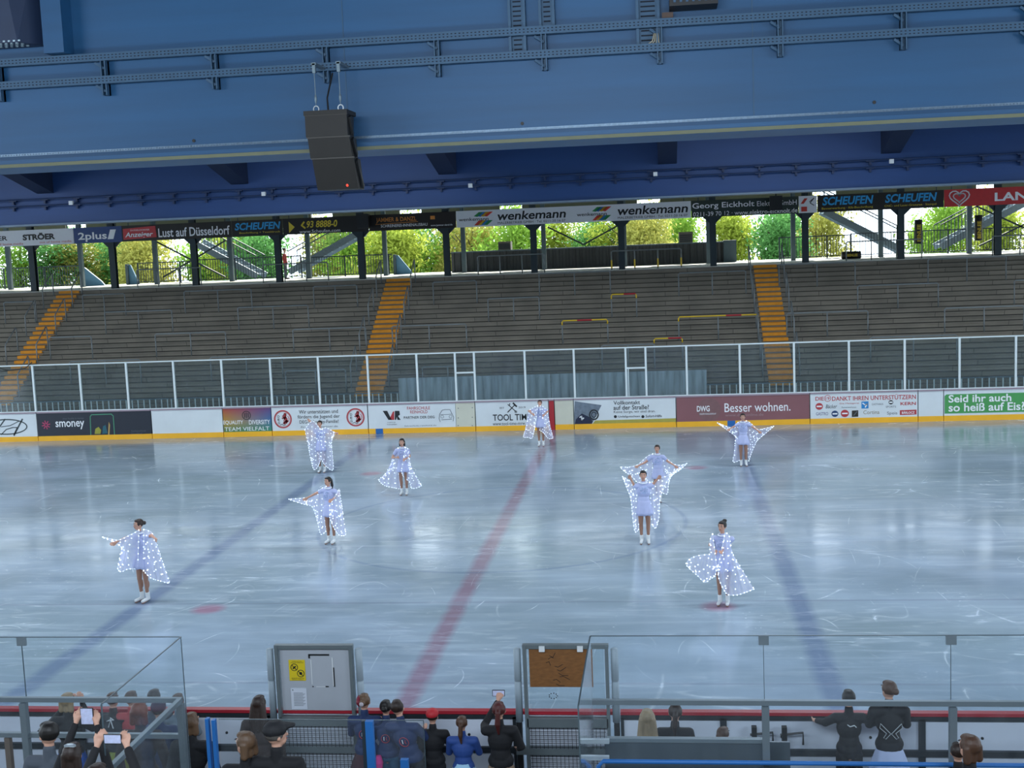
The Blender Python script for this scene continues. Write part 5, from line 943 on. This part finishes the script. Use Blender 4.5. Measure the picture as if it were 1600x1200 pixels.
skater('skater farthest back at the centre line in front of the tool board', 846, 697, 625, (790, 610), 12, [((432, 385), (500, 440), (0, -.1)), ((790, 395), (735, 450), (0, -.1))],
  [([((600, 290), (550, 690)), ((550, 312), (500, 890)), ((480, 350), (420, 880)), ((428, 388), (340, 876)), ((480, 480), (348, 812))], -.1, .05), ([((650, 290), (640, 745)), ((700, 302), (720, 805)), ((750, 350), (800, 900)), ((792, 392), (880, 900)), ((762, 522), (886, 862))], -.1, .05)], headyaw=0, hair='pony', hcol='dark')
skater('skater in front of the maroon board with both cape tips spread wide', 1162, 728, 646, (1110, 630), 10, [((380, 360), (315, 395), (0, -.05)), ((660, 370), (745, 430), (0, -.05))],
  [([((480, 280), (480, 880)), ((430, 300), (352, 908)), ((380, 350), (425, 600)), ((335, 380), (380, 510)), ((290, 375), (205, 378)), ((108, 306), (112, 314))], .12, .04), ([((560, 275), (600, 900)), ((602, 292), (640, 780)), ((650, 330), (700, 640)), ((702, 380), (735, 580)), ((765, 410), (850, 480)), ((988, 360), (984, 366))], .12, .04)], hair='bun', hcol='black')
skater('skater standing behind the short haired skater, arms held out sideways', 1029, 784, 695, (960, 680), 6.667, [((320, 285), (255, 315), (0, -.05)), ((560, 275), (625, 315), (0, -.05))],
  [([((400, 195), (390, 600)), ((350, 215), (330, 540)), ((300, 258), (250, 500)), ((240, 308), (180, 430)), ((160, 330), (110, 380)), ((64, 332), (68, 345))], .1, .05), ([((460, 195), (490, 595)), ((512, 222), (550, 610)), ((562, 256), (565, 500)), ((620, 300), (600, 420)), ((690, 312), (680, 362)), ((753, 294), (750, 300))], .1, .05)], headyaw=-.2, hair='bun', hcol='dark', spread=.03)
skater('short haired skater right of centre with both fists raised beside her head', 1008, 849, 735, (960, 680), 6.667, [((205, 525), (176, 462), (0, -.05)), ((405, 510), (447, 458), (0, -.05))],
  [([((262, 490), (250, 985)), ((238, 500), (215, 1002)), ((215, 522), (190, 850)), ((190, 502), (170, 660)), ((150, 470), (130, 550)), ((84, 430), (88, 440))], .1, .05), ([((368, 490), (392, 930)), ((400, 500), (430, 966)), ((422, 490), (465, 850)), ((450, 452), (480, 640)), ((560, 420), (570, 450)), ((680, 340), (685, 350))], .1, .05)], hair='short', hcol='black', hem=.40)
skater('skater nearest the right blue line with cape swinging low around her', 1131, 945, 814, (1060, 800), 7.5, [((372, 385), (420, 450), (0, -.15)), ((560, 380), (515, 455), (0, -.2))],
  [([((400, 258), (450, 640)), ((372, 330), (430, 745)), ((365, 490), (375, 780)), ((320, 500), (310, 822)), ((230, 512), (220, 742)), ((140, 545), (130, 662)), ((90, 602), (96, 626))], -.2, -.05), ([((500, 480), (462, 640)), ((545, 260), (475, 780)), ((578, 258), (560, 952)), ((600, 300), (680, 972)), ((612, 430), (800, 936)), ((640, 500), (886, 902))], -.24, -.02)], yaw=-.2, headyaw=-.35, hair='topbun', hcol='black')

# spectators on the near side, backs to the camera
NAVY = pm('cloth_navy', '#1b2f58', .7); BLK = pm('cloth_black', '#121318', .8); CHAR = pm('cloth_charcoal', '#2b3138', .8); BRN = pm('cloth_brown', '#2e2220', .8); ROYAL = pm('cloth_royal_blue', '#1a55b0', .7); REDC = pm('cloth_red', '#a8393a', .7); GREYC = pm('cloth_grey', '#4b525c', .8)
LIME = pm('cloth_lime', '#8f9a3c', .8); WSK = pm('cloth_white', '#b9c4e4', .8); MAR = pm('cloth_burgundy', '#3e1a26', .8); BEI = pm('cloth_beige', '#8a7460', .8); MID = pm('cloth_blue', '#27488c', .7); PALE = pm('cloth_pale_blue', '#a0c8e0', .7); REDCAP = pm('cap_red', '#b8222c', .6); BLACKCAP = pm('cap_black', '#15161b', .7); PURP = pm('cap_purple', '#33203a', .7); PALEJ = pm('cloth_pale_grey', '#6f7f8c', .8)
BK = math.pi
def spec(label, u, v, y, z0, **k):
    p = onY(u, v, y); H = max(.8, (float(p[2])-z0)/1.0); yaw = k.pop('yaw', BK); return person(label, float(p[0]), y, z0, H, yaw, group='spectators at the near boards', **k)
LEANA = [((-.13, -.06, .66), (-.08, -.16, .70)), ((.13, -.06, .66), (.08, -.16, .70))]   # forearms resting on the rail
UP = [((-.13, -.08, .72), (-.04, -.15, .95)), ((.13, -.08, .72), (.04, -.15, .95))]
T = {}
T[1] = spec('person with blond bob in black top over bright blue dress, arms raised', 104, 1084, -.95, 0, arms=[((-.15, -.06, .72), (-.06, -.10, .90)), ((.20, -.05, .72), (.06, -.12, .88))], top='jacket', topmat=BLK, bottom='dress', botmat=ROYAL, hair='bob', hcol='blond')
T[6] = spec('person in black top with white bow and lime skirt behind the left glass', 175, 1083, -.6, 0, arms=LEANA, top='jacket', topmat=BLK, bottom='skirt', botmat=LIME, hair='short', hcol='brown')
T[7] = spec('person in red top with brown hair behind the left glass', 204, 1081, -.6, 0, arms=LEANA, top='jacket', topmat=REDC, bottom='trousers', botmat=BLK, hair='short', hcol='brown')
T[8] = spec('person in grey jacket with short brown hair behind the left glass', 240, 1078, -.6, 0, arms=LEANA, top='jacket', topmat=GREYC, bottom='trousers', botmat=BLK, hair='short', hcol='dark')
T[9] = spec('person with reddish brown hair and brown jacket behind the left glass', 217, 1098, -1.75, 0, top='jacket', topmat=BRN, bottom='trousers', botmat=BLK, hair='bob', hcol='auburn')
T[10] = spec('person in purple hat and navy jacket behind the left glass', 247, 1097, -1.15, 0, top='jacket', topmat=NAVY, bottom='trousers', botmat=BLK, hair='short', hcol='dark', hat=PURP)
T[11] = spec('child in pale grey jacket at the right end of the left glass', 277, 1085, -.6, 0, arms=LEANA, top='jacket', topmat=PALEJ, bottom='trousers', botmat=BLK, hair='short', hcol='brown')
T[12] = spec('person with curly light brown hair and black jacket beside the blue uprights', 297, 1115, -1.9, 0, top='jacket', topmat=BLK, bottom='trousers', botmat=BLK, hair='bob', hcol='light')
T[13] = spec('person with long dark brown hair and brown coat left of the left gate', 404, 1088, -1.0, 0, top='jacket', topmat=BRN, bottom='trousers', botmat=BLK, hair='long', hcol='dark')
T[14] = spec('person with light brown bob turned right, beside the black baseball cap', 382, 1145, -3.7, .5, top='jacket', topmat=BLK, bottom='trousers', botmat=BLK, hair='bob', hcol='light', headyaw=1.1)
T[15] = spec('bearded person in black baseball cap and black jacket looking left', 430, 1130, -3.7, .5, top='jacket', topmat=BLK, bottom='trousers', botmat=CHAR, hair='short', hcol='grey', hat=BLACKCAP, headyaw=-.9)
T[2] = spec('person with short dark hair and grey jacket at the bottom left', 74, 1130, -3.7, .5, top='jacket', topmat=GREYC, bottom='trousers', botmat=BLK, hair='short', hcol='black', headyaw=.9)
T[4] = spec('person with dark hair and silver hair clip holding a tall phone overhead', 112, 1163, -4.7, .95, arms=[((-.15, -.10, .80), (-.05, -.20, 1.03)), ((.15, -.10, .80), (.07, -.20, 1.04))], top='jacket', topmat=BLK, bottom='trousers', botmat=BLK, hair='bob', hcol='dark')
T[5] = spec('person at the bottom edge holding a phone sideways with both hands', 150, 1196, -5.5, .95, arms=[((-.16, -.14, .78), (-.04, -.24, .985)), ((.18, -.14, .78), (.11, -.24, .985))], top='jacket', topmat=BLK, bottom='trousers', botmat=BLK, hair='short', hcol='dark')
T[16] = spec('child with bun, half red hair, navy jacket and burgundy skirt', 568, 1085, -.62, 0, arms=LEANA, top='jacket', topmat=NAVY, bottom='skirt', botmat=MAR, hair='bun', hcol='light')
T[17] = spec('child in navy cap and navy jacket holding a pink cloth', 602, 1095, -.6, 0, arms=LEANA, top='jacket', topmat=NAVY, bottom='trousers', botmat=pm('cloth_teal', '#1f5070', .8), hair='bun', hcol='black')
T[18] = spec('child in navy jacket with round badge and black shorts, leaning left', 640, 1095, -.85, 0, arms=LEANA, top='jacket', topmat=NAVY, bottom='shorts', botmat=BLK, hair='short', hcol='dark', lean=(.22, 0))
T[19] = spec('child in red cap and black jacket', 675, 1109, -.75, 0, arms=LEANA, top='jacket', topmat=BLK, bottom='trousers', botmat=BLK, hair='short', hcol='dark', hat=REDCAP)
T[20] = spec('child with brown ponytail in blue and pale blue top', 721, 1120, -.9, 0, arms=LEANA, top='jacket', topmat=MID, bottom='dress', botmat=PALE, hair='pony', hcol='brown')
T[21] = spec('person with dark red ponytail and black jacket filming with a phone held up', 779, 1098, -1.0, 0, arms=[((-.15, -.02, .66), (-.12, -.12, .60)), ((.13, -.12, .78), (.035, -.20, .935))][::1], top='jacket', topmat=BLK, bottom='trousers', botmat=BEI, hair='pony', hcol='red')
T[22] = spec('person with long blond hair behind the grey bench wall', 1011, 1110, -1.6, 0, top='jacket', topmat=BLK, bottom='trousers', botmat=BLK, hair='long', hcol='blond')
T[23] = spec('person with dark ponytail and black jacket behind the grey bench wall', 1050, 1101, -1.0, 0, top='jacket', topmat=BLK, bottom='trousers', botmat=BLK, hair='pony', hcol='dark', lean=(-.05, 0))
T[24] = spec('small child bending forward behind the grey bench wall, hair tied back', 1130, 1137, -1.2, 0, top='jacket', topmat=BLK, bottom='trousers', botmat=BLK, hair='bun', hcol='brown', headyaw=-.6)
T[25] = spec('child in black top and shorts spreading elbows on the rail, no bun', 1326, 1079, -.5, 0, arms=[((-.17, -.03, .74), (-.25, -.11, .71)), ((.17, -.03, .74), (.22, -.14, .71))], top='jacket', topmat=BLK, sleeves='long', bottom='shorts', botmat=BLK, hair='short', hcol='black')
T[26] = spec('child with hair bun, black jacket with white outline print and white skirt', 1389, 1065, -.55, 0, arms=[((-.125, -.05, .68), (-.09, -.16, .70)), ((.125, -.05, .68), (.09, -.16, .70))], top='jacket', topmat=BLK, bottom='skirt', botmat=WSK, hair='bun', hcol='brown', headyaw=.5)
T[27] = spec('person with brown shoulder length hair at the bottom right, larger of the two', 1515, 1150, -3.6, .5, top='jacket', topmat=BLK, bottom='trousers', botmat=BLK, hair='bob', hcol='brown', headyaw=.5)
T[28] = spec('person with dark hair half hidden behind the brown haired person at bottom right', 1497, 1162, -2.92, .5, top='jacket', topmat=BLK, bottom='trousers', botmat=BLK, hair='short', hcol='dark')
q = person('distant person in red shirt standing on the concourse by the outside stairs', float(onY(446, 420, 44.2)[0]), 44.2, 5.53, 1.5, BK*.5, top='tee', topmat=REDC, bottom='trousers', botmat=GREYC, hair='short', hcol='dark', vox=.02)
# details on clothes
def on_back(k, name, mb, mat): o = T[k][3](name, mb, mat, False); return o
def back_pts(k, pts, w=.010, y=.078): t_, P, Q, put = T[k]; m = MB(); m.tube([P((-a, y+.004*abs(b-.7)*0, b)) for a, b in pts], w, 5); return m
for k in (16, 17, 18):
    c = [( .035*math.cos(a), .70+.035*math.sin(a)) for a in [2*math.pi*q/18 for q in range(19)]]
    o = on_back(k, 'round_badge', back_pts(k, c, .004, .070), KR); on_back(k, 'badge_letters', back_pts(k, [(-.012, .715), (-.012, .685)], .005, .070), KW); on_back(k, 'badge_letters', back_pts(k, [(.012, .715), (.006, .70), (.014, .685)], .004, .070), KR)
on_back(17, 'pink_cloth', MB().loft([[T[17][1]((.06+.035*r*math.cos(a), .085+.03*r*math.sin(a), z)) for a in [2*math.pi*q/12 for q in range(12)]] for z, r in ((.56, .6), (.50, 1.0), (.45, .8), (.40, 1.0), (.37, .5))]), pm('cloth_pink', '#c83a86', .8))
bf = [(-.005, .66), (-.07, .73), (-.075, .70), (-.03, .66), (-.05, .63), (-.035, .62), (0, .66), (.035, .62), (.05, .63), (.03, .66), (.075, .70), (.07, .73), (.005, .66)]
on_back(26, 'butterfly_print', back_pts(26, bf, .003, .072), WHITE)
on_back(25, 'white_print', back_pts(25, [(-.02, .76), (.0, .745), (.03, .755), (.045, .74)], .006, .062), WHITE)
on_back(6, 'white_bow', back_pts(6, [(0, .82), (.03, .80), (0, .80), (-.03, .79), (0, .81), (.02, .73), (0, .80), (-.02, .74)], .007, .068), WHITE)
on_back(4, 'hair_clip', MB().ell(T[4][1]((0, .02, 1.0)), (.06, .03, .02), 10, 5), pm('clip_silver', '#b8c4cc', .3, .6))
on_back(16, 'red_hair_side', MB().ell(T[16][1]((.03, .02, .955)), (.04, .07, .07), 10, 6), pm('hair_dyed_red', '#7a1a30', .5)); on_back(16, 'hair_tie', MB().ell(T[16][1]((0, .085, .95)), (.028, .02, .028), 10, 6), pm('tie_white', '#b0a8b0', .5))
# phones
def phone(label, cx, cz, y, w, h, scr): 
    t_ = thing('phone', label, 'phone', (cx, y, cz)); mesh_obj('case', MB().box(cx-w/2, cx+w/2, y, y+.01, cz-h/2, cz+h/2), BLACK, t_); mesh_obj('screen', MB().box(cx-w/2+.006, cx+w/2-.006, y-.002, y, cz-h/2+.006, cz+h/2-.006), scr, t_)
SCR = pm('phone_screen_ice', '#9aa4c0', .3, 0, .5, 30, emit='#a8b0d0', es=.35)
q_ = T[21][2]((.03, -.235, .985))+T[21][0].location; phone('phone held up sideways by the person with the red ponytail', q_.x, q_.z, q_.y-.01, .15, .078, SCR)
def phone_between(k, arms, label, w, h, dy):
    t_, P, Q, put = T[k]; a = Q(arms[0][1])+t_.location; b = Q(arms[1][1])+t_.location; c = (a+b)/2; phone(label, c.x, c.z+.06, c.y+dy, w, h, SCR)
phone_between(5, [((0, 0, 0), (-.04, -.24, .985)), ((0, 0, 0), (.11, -.24, .985))], 'black phone held sideways in two hands at the bottom left edge', .16, .085, 0.02)
phone_between(4, [((0, 0, 0), (-.05, -.20, 1.03)), ((0, 0, 0), (.07, -.20, 1.04))], 'phone in clear case held overhead in two hands, left', .125, .16, 0.02)
